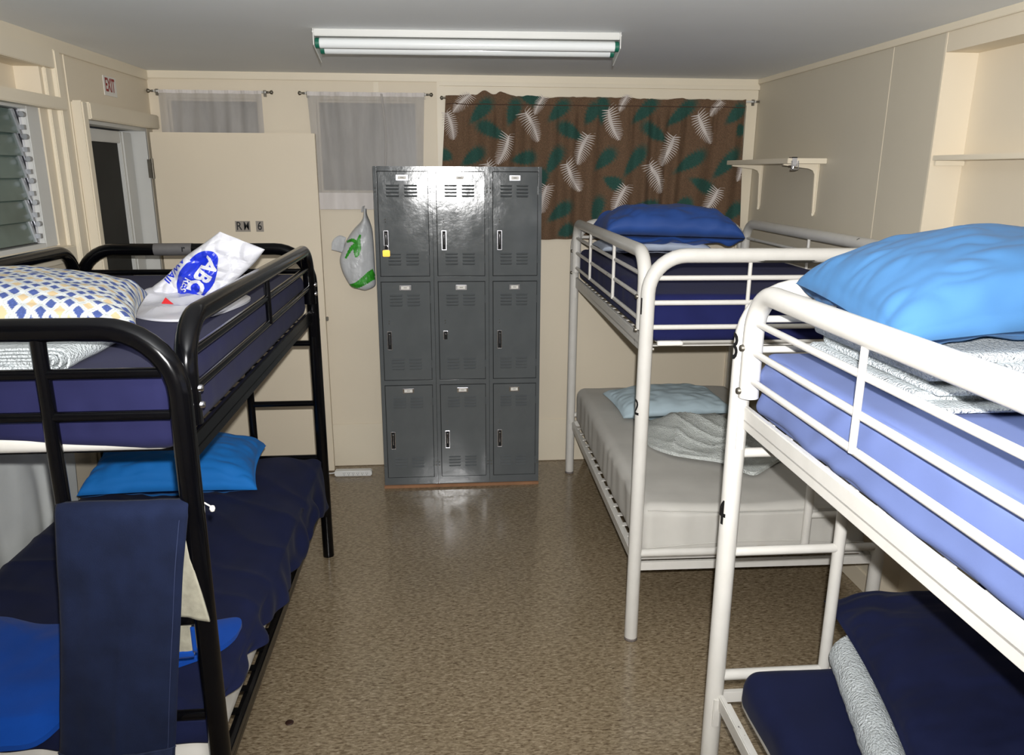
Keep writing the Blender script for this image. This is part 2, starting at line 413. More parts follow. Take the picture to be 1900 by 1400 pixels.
# mouldings of the right wall
m = MB(); m.box(XR-.012, XR, YF, YB-.02, 2.35, ZC, b=.002); m.box(XR-.0012, XR, 3.28, 3.284, .1, 2.35); m.box(XR-.0015, XR, NI, NI+.01, 0, 2.35)
struct(m.build('trim_5', M['trim']))
struct(MB().box(XR-.012, XR, NI, YB-.02, 0, .09, b=.002).build('baseboard_right', M['trim']))
# left wall trims: top band, window casing, pilaster, door casings
m = MB()
m.box(XL, XL+.012, YF, YB-.02, 2.325, ZC, b=.002)
m.box(XL, XL+.03, -.5, 3.60, 2.25, 2.325, b=.003)          # casing head
m.box(XL, XL+.035, 3.575, 3.625, .0, 2.325, b=.004)         # casing side, outer
m.box(XL, XL+.016, 3.52, 3.575, .0, 2.25, b=.003)           # casing side, inner
m.box(XL, XL+.05, -.5, 3.60, 2.085, 2.135, b=.004)           # transom rail
m.box(XL, XL+.04, -.5, 3.52, 1.46, 1.525, b=.004)            # sill
struct(m.build('trim_6', M['trim']))
m = MB(); m.box(XL, XL+.05, 3.74, 3.79, 0, 2.14, b=.006); m.box(XL, XL+.022, 3.79, DY0, 0, 2.125, b=.003)
m.box(XL, XL+.045, DY0-.02, YB-.01, DZ-.005, 2.14, b=.005); m.box(XL, XL+.004, 3.725, 3.731, 0, 2.325)
struct(m.build('trim_7', M['trim']))
m = MB(); m.box(XL-.14, XL-.001, DY1-.02, DY1+.01, 0, DZ-.0205); m.box(XL-.14, XL-.001, DY0+.001, DY1-.001, DZ-.02, DZ+.01)
struct(m.build('trim_8', M['white']))
# screen door in the doorway
sd = struct(MB().box(XL-.098, XL-.094, DY0+.06, DY1-.185, .15, DZ-.09).build('door_1', M['screen']))
m = MB(); a, b = XL-.108, XL-.075
m.box(a, b, DY0+.005, DY0+.06, .03, DZ-.03, b=.004).box(a, b, DY1-.185, DY1-.03, .03, DZ-.03, b=.004).box(a, b, DY0+.06, DY1-.185, DZ-.09, DZ-.03, b=.004).box(a, b, DY0+.06, DY1-.185, .03, .15, b=.004).box(b-.001, b+.006, DY1-.16, DY1-.15, .03, DZ-.03)
m.build('door_frame', M['white'], sd)
# louvre window: glass slats, clips, side channel
wn = struct(MB().box(XL-.12, XL-.11, -.4, 3.46, 1.53, 2.09).build('window_4', M['screen']))
m = MB(); m.box(XL-.08, XL-.005, 3.36, 3.46, 1.53, 2.09, b=.004); m.box(XL-.08, XL-.005, -.4, 3.36, 2.075, 2.09); m.box(XL-.08, XL-.005, -.4, 3.36, 1.53, 1.548)
m.build('window_frame', M['white'], wn)
ch = MB().box(XL-.045, XL-.028, 3.34, 3.358, 1.55, 2.075).build('louvre_channel', M['chrome'], wn)
for k in range(6):
    z = 1.60+k*.085
    th = math.radians(13)
    g = MB(); dz, dx = .047*math.cos(th), .047*math.sin(th)
    g.poly([(XL-.04-dx, 0, z+dz), (XL-.04+dx, 0, z-dz), (XL-.035+dx, 0, z-dz+.001), (XL-.035-dx, 0, z+dz+.001)], (0, 3.337, 0)); g.build('louvre_pane', M['glass'], wn)
    c = MB(); c.poly([(XL-.045-dx*.9, 3.318, z+dz), (XL-.045+dx, 3.318, z-dz), (XL-.028+dx, 3.318, z-dz), (XL-.028-dx*.9, 3.318, z+dz)], (0, .014, 0))
    c.box(XL-.03, XL-.006, 3.326, 3.345, z-.03, z-.012); c.tube([(XL-.012, 3.33, z+.028), (XL-.012, 3.35, z+.028)], .011, 10); c.build('louvre_clip', M['clip'], wn)

# open door leaf against the back wall
DYF = 4.578
dr = struct(MB().box(-1.617, -.722, DYF, DYF+.038, .02, 2.045, b=.002).build('door_2', M['door']))
h = MB().box(-1.645, -1.612, DYF-.004, DYF+.002, 1.80, 1.90).tube([(-1.618, DYF-.006, 1.795), (-1.618, DYF-.006, 1.905)], .007, 8); h.build('hinge', M['steel'], dr)
k = MB().lathe([(0, 0), (.03, .001), (.03, -.006), (.012, -.01), (.012, -.03), (.026, -.04), (.028, -.055), (.018, -.066), (0, -.068)], (-.785, DYF, .985), 18, axis='y'); k.build('door_knob', M['steel'], dr)
MB().box(-.722, -.708, DYF+.008, DYF+.03, .975, .998, b=.002).build('latch', M['steel'], dr)
for (s, x, w) in (('R', -1.178, .042), ('M', -1.136, .042), ('6', -1.062, .042)):
    zc = 1.533
    st = MB().box(x-.021, x+.021, DYF-.0025, DYF+.001, zc-.03, zc+.03).build('letter_sticker', plain('grey_sticker_backing', (150, 142, 132), .6), dr)
    v, f = text2d(s, .066, .008, 0, .80 if s != 'M' else .66); MB().add([(x+p[0], DYF-.0034, zc+p[1]) for p in v], f).build('letter', M['ink'], st)

# exit sign on the left wall
es = tag(MB().box(XL, XL+.003, 4.115, 4.265, 2.195, 2.287, b=.001).build('exit_sign', M['card']), 'small cream EXIT plate with red letters above the doorway', 'sign')
v, f = text2d('EXIT', .088, .022, 0, .62); MB().add([(XL+.0045, 4.185+p[0], 2.243+p[1]) for p in v], f).build('lettering', plain('red_letter_paint', (150, 40, 40), .6), es)

# ================================================================= CURTAINS
def rod(x0, x1, z, label, ymid=4.672, r=.006, mat=None):
    t = empty('curtain_rod', (0, 0, 0), label, 'curtain rod')
    MB().tube([(x0, ymid, z), (x1, ymid, z)], r, 10).build('rod', M['white'], t)
    for x, s in ((x0, -1), (x1, 1)):
        f = MB().lathe([(0, 0), (.006, 0), (.006, .012*s), (.004, .016*s), (.011, .026*s), (.011, .034*s), (0, .04*s)], (x, ymid, z), 12, axis='x'); f.build('finial', M['steel'], t)
        b = MB().box(x-s*.012-.004, x-s*.012+.004, ymid, YB-.02, z-.003, z+.003).box(x-s*.012-.006, x-s*.012+.006, YB-.03, YB-.006, z-.022, z+.012); b.tube([(x-s*.012, ymid-.009, z-.012), (x-s*.012, ymid-.01, z+.008)], .003, 6); b.build('bracket', M['steel'], t)
    return t
rod(-1.603, -.99, 2.268, 'slim curtain rod above the open door, near the corner')
rod(-.777, -.095, 2.266, 'slim curtain rod holding the sheer curtain behind the lockers')
rod(.022, 1.855, 2.251, 'long curtain rod holding the brown fern curtain', 4.680)
def sheer(x0, x1, zt, zb, hem, label, seed, slack=.03):
    n = MB()
    def f(a, b, off=0):
        x = x0+(x1-x0)*a; z = zt+(zb-zt)*b
        x += slack*b*(.5-a)*1.3
        y = 4.655+.007*math.sin(x*70+3*nz(x*5, z*1.5, seed))*(1-.5*b)+.006*nz(x*14, z*2.2, seed)
        return Vector((x, y, z))
    n.grid(f, 150, 50)
    o = n.build('sheer_curtain', M['sheer']); tag(o, label, 'curtain')
    hh = MB(); b0 = 1-hem/(zt-zb); hh.grid(lambda a, b: f(a, b0+(1-b0)*b)+Vector((0, -.002, 0)), 150, 6); hh.build('hem', M['hem'], o)
    h2 = MB(); h2.grid(lambda a, b: f(a, -.012+.035*b)+Vector((0, -.003+.001*math.sin(a*200), 0)), 150, 4); h2.build('rod_pocket', M['hem'], o)
    if slack > .02: # centre seam of the pair
        s = MB(); s.grid(lambda a, b: f(.62+.02*a+.03*math.sin(b*4), b)+Vector((0, -.004-.006*math.sin(PI*a), 0)), 6, 40); s.build('overlap_fold', M['sheer'], o)
    return o
sheer(-1.575, -1.012, 2.268, 1.75, .09, 'short sheer grey curtain half hidden behind the open door', 1, .0)
sheer(-.762, -.105, 2.266, 1.625, .095, 'sheer grey-white curtain between the open door and lockers', 5, .04)

# brown fern curtain
CY = 4.664
def cur_pt(x, z):
    top = max(0, (z-2.19)/.07); g = math.sin(x*48+4*nz(x*3.1, z*.6, 2))
    y = .017*g+.012*nz(x*7, z*1.3, 9)+.003*math.sin(x*170+5*nz(x*6, 0, 1))*max(0, min(1, (z-1.95)*3))
    return CY+y*(1-.8*max(0, min(1, (z-2.13)/.09)))-.004*min(1, top)
FER = [(0.058,2.175,0.162,2.273),(0.059,2.023,0.018,2.178),(0.317,1.886,0.381,2.054),(0.555,2.017,0.468,2.183),(0.529,2.167,0.585,2.266),(0.790,1.888,0.851,2.061),(0.809,1.732,0.718,1.901),(0.574,1.607,0.610,1.771),(0.321,1.734,0.246,1.898),
 (1.030,2.027,0.964,2.207),(1.028,2.188,1.078,2.281),(1.299,1.881,1.366,2.059),(1.593,2.012,1.498,2.184),(1.574,2.168,1.646,2.253),(1.308,1.726,1.221,1.900),(1.016,1.600,1.093,1.770),(1.581,1.600,1.660,1.754),(1.779,1.792,1.797,1.887)]
TEA = [(0.181,2.142,0.254,2.218),(0.388,2.137,0.421,2.220),(0.334,2.047,0.227,2.098),(0.131,1.898,0.206,1.950),(0.430,1.912,0.511,1.926),(0.637,2.153,0.704,2.217),(0.848,2.142,0.887,2.206),(0.790,2.045,0.700,2.096),(0.622,1.861,0.675,1.953),(0.568,1.768,0.578,1.834),(0.648,1.580,0.731,1.641),(0.706,1.484,0.755,1.511),(-0.003,1.923,0.018,1.942),(0.474,2.258,0.548,2.243),
 (0.929,2.15,0.929,2.238),(1.139,2.151,1.224,2.229),(1.354,2.140,1.453,2.225),(1.290,2.042,1.203,2.100),(1.704,2.150,1.762,2.209),(0.921,1.882,0.988,1.948),(1.097,1.856,1.169,1.956),(1.413,1.865,1.529,1.938),(1.657,1.846,1.742,1.946),(0.980,1.796,1.037,1.769),(1.511,1.791,1.599,1.751),(0.903,1.579,0.929,1.668),(1.191,1.648,1.270,1.641),(1.420,1.641,1.476,1.662),(1.715,1.565,1.789,1.635),(1.764,2.105,1.780,2.079)]
def fern_mesh(m, t, q, yf, off, mi):
    a = Vector((t[0], t[1])); b = Vector((t[2], t[3])); L = (b-a).length; d = (b-a)/L; n = Vector((-d.y, d.x))
    rng = random.Random(int((t[0]+9)*1000)); cv = rng.choice((-1, 1))*.10 if q is None else q
    def pt(s, w): p = a+d*(L*s)+n*(w*L+cv*L*math.sin(PI*s)*.5); return (p.x, yf(p.x, p.y)-off, p.y)
    k = 17
    for i in range(k):
        s0 = .02+.95*i/k; wl = (.04+.33*math.sin(min(1, (s0/.72)**.85)*PI*.5))*(1 if s0 < .8 else 1-(s0-.8)*1.2)
        for sg in (-1, 1):
            L_ = wl*(.9+.2*rng.random())*(.8 if sg*cv > 0 else 1); hw = .034
            pts = []
            for j in range(6):
                u = j/5; pts.append((s0+L_*(-.55+1.15*s0**2)*u-.10*L_*u*u, sg*L_*u*(1-.15*u), hw*(1-u)**.7+.001))
            V = [pt(p[0]+p[2]*.6, p[1]) for p in pts]+[pt(p[0]-p[2]*.6, p[1]) for p in pts]
            m.add(V, [(j, j+1, j+7, j+6) for j in range(5)], mi)
    V = []
    for j in range(9):
        s0 = .04+.86*j/8; w = .13*(.04+.33*math.sin(min(1, (s0/.72)**.85)*PI*.5))*(1 if s0 < .7 else 1-(s0-.7)*3); V += [pt(s0, w), pt(s0, -w)]
    m.add(V, [(2*j, 2*j+1, 2*j+3, 2*j+2) for j in range(8)], mi)
    V = []; K = 12
    for j in range(K+1):
        s0 = j/K*1.12; w = .008; e = (max(0, s0-1))*1.6; V += [pt(s0-e*.2, w-e), pt(s0-e*.2, -w-e)]
    m.add(V, [(2*j, 2*j+1, 2*j+3, 2*j+2) for j in range(K)], mi)
def brown_curtain():
    NU, NV = 620, 280; V = np.zeros((NV+1, NU+1, 3)); C = np.zeros((NV+1, NU+1, 4))
    brown = np.array(lin((122, 97, 76))); teal = np.array(lin((42, 88, 80))); brown2 = np.array(lin((104, 82, 64)))
    zb = 1.447
    for j in range(NV+1):
        b = j/NV
        for i in range(NU+1):
            a = i/NU; x0 = .016-.035*min(1, b*1.6); x1 = 1.79+.022*b; x = x0+(x1-x0)*a
            zt = 2.262+.014*nz(x*9, 3)+.03*max(0, math.sin((x-.10)*PI/.32) if .10 < x < .42 else 0)*(.7+.3*math.sin(x*60))+.008*max(0, nz(x*26, 8))
            if x > 1.2: zt -= .004
            z = zt+(zb+.004*nz(x*6, 7)-zt)*b
            V[j, i] = (x, cur_pt(x, z), z)
    X = V[:, :, 0]; Z = V[:, :, 2]; T = np.zeros_like(X)
    for (ax, az, bx, bz) in TEA:
        dx, dz = bx-ax, bz-az; L = math.hypot(dx, dz)+.02; ux, uz = dx/math.hypot(dx, dz), dz/math.hypot(dx, dz); cx, cz = (ax+bx)/2, (az+bz)/2
        p = ((X-cx)*ux+(Z-cz)*uz); q = (-(X-cx)*uz+(Z-cz)*ux)
        wd = .040*(1+.6*p/L); tooth = .10*np.sin(p*330)*(np.abs(q)/wd)
        r = np.sqrt((p/(L*.78))**2+(q/wd)**2)+tooth
        T = np.maximum(T, np.clip((1.2-r)/.5, 0, 1)**1.3)
    T = T[:, :, None]
    spk = np.random.RandomState(3).rand(NV+1, NU+1, 1)
    C[:, :, :3] = (brown*(spk)+brown2*(1-spk))*(1-T*.92)+teal*T*.92; C[:, :, 3] = 1
    idx = np.arange((NV+1)*(NU+1)).reshape(NV+1, NU+1)
    F = np.stack([idx[:-1, :-1], idx[:-1, 1:], idx[1:, 1:], idx[1:, :-1]], -1).reshape(-1, 4)
    m = MB(); m.v = [tuple(p) for p in V.reshape(-1, 3)]; m.f = [tuple(int(k) for k in q) for q in F]; m.mi = [0]*len(m.f); m.sm = [True]*len(m.f)
    n0 = len(m.v)
    for t in FER: fern_mesh(m, t, None, cur_pt, .0025, 1)
    v2 = np.array(m.v); keep = []
    xl, xr = -.012, 1.80
    fi = [k for k, q in enumerate(m.f) if k < len(F) or all(xl < v2[w][0] < xr and v2[w][2] < 2.285 for w in q)]
    m.f = [m.f[k] for k in fi]; m.mi = [m.mi[k] for k in fi]; m.sm = [m.sm[k] for k in fi]
    me = bpy.data.meshes.new('fern_curtain'); me.from_pydata(m.v, [], m.f); me.materials.append(M['curtain']); me.materials.append(M['fern'])
    me.polygons.foreach_set('material_index', m.mi); me.polygons.foreach_set('use_smooth', m.sm)
    ca = me.color_attributes.new('Col', 'FLOAT_COLOR', 'POINT'); arr = np.ones((len(m.v), 4)); arr[:n0] = C.reshape(-1, 4); ca.data.foreach_set('color', arr.ravel().astype(np.float32)); me.update()
    o = bpy.data.objects.new('fern_curtain', me); COL.objects.link(o)
    tag(o, 'wide brown curtain printed with white ferns and teal leaves', 'curtain')
    h = MB(); h.grid(lambda a, b: Vector((.02+1.765*a, cur_pt(.02+1.765*a, 2.21+.008*b)-.0035, 2.214+.004*nz(a*20, 1)+.005*b)), 300, 2); 
    h.build('rod_pocket_seam', plain('dark_brown_thread', (70, 48, 34), .9), o)
brown_curtain()

# white cotton curtain on the left wall behind the black bunk
m = MB(); m.grid(lambda a, b: Vector((XL+.016+.007*math.sin(a*34+5*nz(a*5, b*1.4, 3))+.004*nz(a*9, b*3), 2.15+1.11*a+.02*nz(b*3, 2), 1.30-1.18*b)), 150, 50)
tag(m.build('wall_curtain', M['lace'], None, [('SOLIDIFY', {'thickness': .001})]), 'white curtain hanging low on the left wall behind the black bunk', 'curtain')

# ================================================================= FLUORESCENT FIXTURE
fx = empty('fluorescent_light', (-.5, 3.285, ZC), 'unlit twin tube fluorescent light fixture on the grey ceiling', 'ceiling light', -.035)
m = MB().box(0, 1.21, 0, .148, -.026, 0, b=.003); m.box(.0, 1.21, .045, .10, -.04, -.026, b=.003); m.build('housing', M['white'], fx)
for y, zt_ in ((.020, -.050), (.128, -.056)):
    t = MB().tube([(.012, y, zt_), (1.198, y, zt_)], .019, 24).build('tube', M['tubewhite'], fx)
    for x in (.012, 1.198):
        c = MB().tube([(x-.008, y, zt_), (x+.008, y, zt_)], .0198, 20); c.build('tube_socket', M['greencap'], t)
for x in (-.002, 1.208):
    m = MB().poly([(x, -.004, 0), (x, -.004, -.060), (x, .15, -.105), (x, .155, -.08), (x, .150, 0)], (.004, 0, 0))
    m.tube([(x+.002, -.006, -.012), (x+.002, -.003, -.012)], .004, 8); m.build('end_plate', M['white'], fx)

# ================================================================= LOCKERS
TILT = -.0165
tag(MB().box(-.392, .540, 4.312, 4.615, 0, .018, b=.002).build('plank', M['wood']), 'bare wooden plank laid under the grey lockers', 'plank')
def locker(x0, w, label, doors):
    t = empty('locker', (x0, 4.322, .0183), label, 'locker', 0, 'grey steel locker columns', rx=TILT)
    H, D = 1.85, .275
    b = MB().box(.001, w-.001, .014, D, 0, H)
    fr = MB(); st = .021
    fr.box(.0006, st, 0, .016, 0, H, b=.0015).box(w-st, w-.0006, 0, .016, 0, H, b=.0015)
    zs = [.045, .648, 1.251]; dh = .575
    fr.box(st, w-st, .0015, .016, 0, .045, b=.001).box(st, w-st, .0015, .016, H-.024, H, b=.001)
    for z in zs[1:]: fr.box(st, w-st, .0015, .016, z-.028, z, b=.001)
    b.build('body', M['dark'], t)
    sh = MB().box(.0004, .002, .014, D+.001, 0, H).box(w-.002, w-.0004, .014, D+.001, 0, H).box(.0004, w-.0004, .014, D+.001, H-.001, H+.001).box(0.001, w-.001, D-.001, D+.001, 0, H)
    sh.build('casing', M['locker'], t); f = fr.build('face_frame', M['locker'], t)
    for x in (.010, w-.010):
        for z in (H-.115, H-.135, .12, .14): MB().lathe([(0, -.0015), (.0035, -.001), (.0035, .001)], (x, 0, z), 8, axis='y').build('rivet', M['steel'], f)
    for k, z in enumerate(zs):
        x0_, x1_ = st+.004, w-st-.003; dw = x1_-x0_; z0, z1 = z+.004, z+dh-.004
        d = MB(); nx, nzz = 14, 24; sd_ = x0+k
        def face(a, c): # very slightly dished sheet steel
            e = min(1, 12*min(a, 1-a, c, 1-c)); return Vector((x0_+dw*a, .0005-.0012*e*nz(a*2+sd_*7, c*3)-.0006, z0+(z1-z0)*c))
        d.grid(face, nx, nzz); d.box(x0_, x1_, .002, .012, z0, z1)
        for (gx0, gx1) in ((.155, .43), (.52, .795)):
            for base in (z1-.135, z0+.06):
                for q in range(4):
                    zz = base+q*.0185; a_, b_ = x0_+dw*gx0, x0_+dw*gx1
                    d.add([(a_, -.0008, zz+.011), (b_, -.0008, zz+.011), (b_-.004, -.0075, zz+.0035), (a_+.004, -.0075, zz+.0035), (a_+.004, -.0015, zz), (b_-.004, -.0015, zz)], [(0, 3, 2, 1), (0, 4, 3), (1, 2, 5)], 0)
                    d.add([(a_+.004, -.0075, zz+.0035), (b_-.004, -.0075, zz+.0035), (b_-.004, -.0012, zz+.001), (a_+.004, -.0012, zz+.001)], [(0, 3, 2, 1)], 1)
        do = d.build('door', [M['locker'], M['dark']], t)
        nx0 = x0_+dw*.37
        npl = MB().box(nx0, nx0+dw*.24, -.003, .0005, z1-.045, z1-.017, b=.001); n = npl.build('name_plate', M['chrome'], do)
        MB().box(nx0+.009, nx0+dw*.24-.009, -.0038, -.0025, z1-.040, z1-.022).build('card', M['card'], n)
        lt = MB(); v, fc = text2d('IIIIII', .012, .02, 0, 1); lt.add([(nx0+dw*.12+p[0], -.0042, z1-.031+p[1]*.7) for p in v], fc); lt.build('print', plain('faded_print', (110, 105, 100), .7), n)
        hl = .105 if doors[k] != 'short' else .05; hx = x0_+.022; ht = z1-.315+(0 if doors[k] == 'top' else .035)
        h = MB(); h.box(hx, hx+.027, -.004, .0005, ht-.004, ht, b=.001).box(hx, hx+.004, -.004, .0005, ht-hl, ht-.004).box(hx+.023, hx+.027, -.004, .0005, ht-hl+(.03 if hl < .06 else 0), ht-.004)
        if hl > .06: h.box(hx, hx+.027, -.004, .0005, ht-hl-.004, ht-hl, b=.001)
        ho = h.build('handle', M['chrome'], do)
        MB().box(hx+.004, hx+.023, -.0016, .0004, ht-hl, ht-.004).build('recess', M['dark'], ho)
        l = MB(); l.lathe([(0, -.011), (.005, -.01), (.006, -.005), (.006, 0)], (hx+.0135, 0, ht-.018), 12, axis='y')
        if hl > .06: l.tube([(hx+.0135, -.006, ht-.022), (hx+.0135, -.007, ht-.05), (hx+.0135, -.005, ht-.078)], .0032, 8)
        l.build('latch', M['chrome'], ho)
        for zz in (ht+.045, ht+.06): MB().lathe([(0, -.0022), (.0028, -.0018), (.003, 0)], (hx+.013, 0, zz), 8, axis='y').build('screw', M['steel'], do)
        for zz in (z0+.07, z1-.12): MB().tube([(x1_+.001, -.001, zz), (x1_+.001, -.001, zz+.045)], .0028, 8).build('hinge', M['locker'], do)
    return t
LX = [(-.389, .320), (-.0685, .311), (.243, .297)]
L1 = locker(*LX[0], 'left grey locker column, three doors, brass padlock on the top one', ['', '', 'top'])
L2 = locker(*LX[1], 'middle grey locker column of three doors, broken short handle on the middle one', ['', 'short', 'top'])
L3 = locker(*LX[2], 'right grey locker column of three doors, in front of the fern curtain', ['', '', 'top'])
pk = tag(MB().box(-.020, .020, -.009, .009, -.036, 0, b=.003).build('padlock', M['brass']), 'small brass padlock on the top left locker door', 'padlock')
zt = 1.251+.571-.315-.10
pk.matrix_world = Matrix.Translation((LX[0][0]+.0605, 4.322, .0183)) @ Matrix.Rotation(TILT, 4, 'X') @ Matrix.Translation((0, -.0185, zt-.006))
MB().tube(fillet([(-.011, 0, -.004), (-.011, 0, .026), (.011, 0, .026), (.011, 0, -.004)], .0105, 6), .0032, 8).build('shackle', M['chrome'], pk)

# ================================================================= POWER STRIP
ps = empty('power_strip', (-.60, 4.545, 0), 'white power strip on the floor left of the lockers', 'power strip', -.02)
MB().box(-.115, .115, -.025, .025, .001, .036, b=.006).build('housing', M['plasticw'], ps)
for k in range(6):
    o = MB(); x = -.055+k*.028
    o.box(x-.011, x+.011, -.0262, -.0245, .007, .030, b=.0005); q = o.build('outlet', M['plasticw'], ps)
    MB().box(x-.006, x-.004, -.0268, -.026, .018, .025).box(x+.004, x+.006, -.0268, -.026, .018, .025).box(x-.002, x+.002, -.0268, -.026, .010, .014).build('slots', M['ink'], q)
MB().tube([(p.x, p.y, p.z) for p in crom([(-.113, 0, .018), (-.17, .02, .006), (-.26, .06, .005), (-.34, .05, .005), (-.44, .03, .005)], 6, False)], .0045, 8).build('cord', M['plasticw'], ps)

# ================================================================= SHELVES
t = empty('wall_shelf', (1.777, 4.18, 1.9), 'cream board shelf on two brackets on the right wall', 'shelf')
MB().box(-.100, .0995, -.42, .42, -.0125, .0125, b=.002).build('board', M['trim'], t)
for y in (-.345, .36):
    pts = [(.099, y, -.0135), (-.085, y, -.0135), (-.088, y, -.02), (.045, y, -.036), (.068, y, -.045), (.079, y, -.065), (.086, y, -.25), (.09, y, -.262), (.099, y, -.262)]
    b = MB().poly(pts, (0, .012, 0)); b.box(.094, .099, y-.006, y+.018, -.25, -.014); b.lathe([(0, -.272), (.007, -.268), (.008, -.26), (.006, -.252), (0, -.25)], (.092, y+.006, 0), 8); b.build('bracket', M['trim'], t)
cl = MB(); cx, cy_ = 1.708, 3.750
cl.box(cx-.012, cx+.012, cy_, cy_+.045, 1.9135, 1.918).box(cx-.012, cx+.012, cy_, cy_+.006, 1.878, 1.918).box(cx-.012, cx+.012, cy_, cy_+.04, 1.874, 1.879)
cl.tube([(cx, cy_+.012, 1.858), (cx, cy_+.012, 1.8865)], .004, 8); cl.tube([(cx-.014, cy_+.012, 1.858), (cx+.014, cy_+.012, 1.858)], .004, 8); cl.tube(fillet([(cx-.016, cy_-.004, 1.9), (cx-.016, cy_-.012, 1.86), (cx+.016, cy_-.012, 1.86), (cx+.016, cy_-.004, 1.9)], .008, 4), .003, 6)
tag(cl.build('clamp', M['chrome']), 'small metal clamp gripping the corner of the wall shelf', 'clamp')
t = empty('alcove_shelf', (XN-.06, 1.5, 1.9), 'long cream shelf board inside the right wall alcove', 'shelf')
MB().box(-.066, .059, -2.7, 1.425, -.009, .010, b=.002).build('board', M['trim'], t)
MB().box(-.060, .058, 1.407, 1.425, -.028, -.0095, b=.002).build('cleat', M['trim'], t)

# ================================================================= BUNK BEDS
def cyl_text(s, size, r, a0, x, y, z, bold=.03):
    v, f = text2d(s, size, bold, 2, .8); m = MB(); rr = r+.0012
    m.add([(x+rr*math.cos(a0+p[0]/rr), y+rr*math.sin(a0+p[0]/rr), z+p[1]) for p in v], f); return m
def bunk(name, label, org, rz, s, L, W, ZT, mat, R, bend, gbars, ebars, br, ladder, rungs, vbars, lowz, upz, lowtube=None, ladlow=0, lowins=.022):
    t = empty(name, org, label, 'bunk bed', rz)
    X = lambda x: s*x
    P = {}
    for y in (0, L):
        e = MB().tube(fillet([(X(0), y, 0.0), (X(0), y, ZT), (X(W), y, ZT), (X(W), y, 0.0)], bend, 9), R, 20)
        eo = e.build('end_frame', mat, t); P[y] = eo
        for z in ebars: MB().tube([(X(0), y, z), (X(W), y, z)], br, 10).build('end_rail', mat, eo)
        MB().tube([(X(0), y, lowtube), (X(W), y, lowtube)], .016, 12).build('cross_tube', mat, eo) if lowtube else None
        MB().box(min(X(R*.6), X(W-R*.6)), max(X(R*.6), X(W-R*.6)), y-.012 if y else y-.004, y+.004 if y else y+.012, lowz-.035, lowz, b=.001).build('cross_angle', mat, eo)
        for x in vbars.get(y, []): MB().tube([(X(x), y, ZT-R*.5), (X(x), y, min(ebars))], br*.8, 8).build('end_spindle', mat, eo)
        if y in ladder:
            xl, side = ladder[y]
            lo = MB().tube([(X(xl), y, ladlow), (X(xl), y, ZT-R*.6)], .0165, 14).build('ladder_post', mat, t)
            for z in rungs: MB().tube([(X(xl), y, z), (X(side), y, z)], .0135, 12).build('ladder_rung', mat, t)
    for x in (0, W):
        g = MB().tube(fillet([(X(x), .058, upz+.035), (X(x), .058, ZT+.004), (X(x), L-.058, ZT+.004), (X(x), L-.058, upz+.035)], bend*.8, 9), R*.98, 20).build('guard_rail', mat, t)
        for z in gbars: MB().tube([(X(x), .06, z), (X(x), L-.06, z)], br*.9, 10).build('guard_bar', mat, g)
        for y in ((L*.34, L*.68) if x == 0 and s > 0 else (L*.5,)): MB().tube([(X(x)-s*.006, y, ZT-R*.5), (X(x)-s*.006, y, min(gbars)-.002)], br*.8, 8).build('guard_spindle', mat, g)
        for y in (.058, L-.058):
            for z in (gbars[1]+.01, gbars[-1]-.03):
                MB().lathe([(0, .008), (.007, .007), (.009, .003), (.010, -.004)] if s*(x-.5) > 0 else [(0, -.008), (.007, -.007), (.009, -.003), (.010, .004)], (X(x)+(R if s*(x-.5) > 0 else -R), y, z), 12, axis='x').build('bolt', M['chrome'] if mat is M['black'] else M['steel'], g)
        for z, h, nm in ((upz, .062, 'upper'), (lowz, .045, 'lower')):
            xa, xb = sorted((X(x)+(s*.004 if x == 0 else -s*.004), X(x)+(s*.020 if x == 0 else -s*.020)))
            r = MB().box(xa, xb, .02, L-.02, z-h, z, b=.003); xi = sorted((X(x)+(s*.004 if x == 0 else -s*.004), X(x)+(s*.04 if x == 0 else -s*.04))); r.box(xi[0], xi[1], .03, L-.03, z-h*.62, z-h*.55)
            ro = r.build('side_rail', mat, t)
            for y in (.026, L-.026): 
                xo = sorted((X(x), X(x)-s*.004 if x == 0 else X(x)+s*.004))
                MB().box(X(x)-.010, X(x)+.010, y-.014 if y < 1 else y-.004, y+.004 if y < 1 else y+.014, z-h-.06, z-.01, b=.002).build('rail_hook', mat, ro)
    for z, h in ((upz, .062), (lowz, .045)):
        n = int(L/.105)
        for k in range(n):
            y = .08+(L-.16)*k/(n-1); ins = .03 if h > .05 else lowins; a, b = sorted((X(ins), X(W-.022)))
            MB().box(a, b, y-.014, y+.014, z-h*.55, z-h*.55+.004).build('slat', mat, t)
    return t
# white far bunk
RZ1 = -.0178
B1 = bunk('bunk_bed', 'white metal bunk bed at the far right, below the fern curtain', (.726, 2.694, 0), RZ1, 1, 1.795, 1.0, 1.555, M['tube'], .0262, .135,
          [1.475, 1.39, 1.305], [1.475, 1.385, 1.295], .0095, {0: (.69, 1.0)}, [1.10, .80, .53], {0: [.37], 1.795: [.5]}, .345, 1.243, .385, .385)
B2 = bunk('bunk_bed', 'white metal bunk bed nearest the camera on the right', (.768, .07, 0), -.004, 1, 1.83, 1.0, 1.552, M['tube'], .0262, .135,
          [1.477, 1.401, 1.328], [1.474, 1.393, 1.305], .0095, {1.83: (.33, 0)}, [1.105, .808], {0: [.5], 1.83: [.66]}, .352, 1.245, .405, 0, lowins=.07)
B3 = bunk('bunk_bed', 'black metal bunk bed on the left side', (-.598, 1.70, 0), .004, -1, 1.80, .985, 1.507, M['black'], .0262, .15,
          [1.43, 1.345], [1.408, 1.310], .0125, {0: (.285, 0), 1.80: (.31, 0)}, [1.078, .790, .520], {}, .325, 1.235, None, 0)
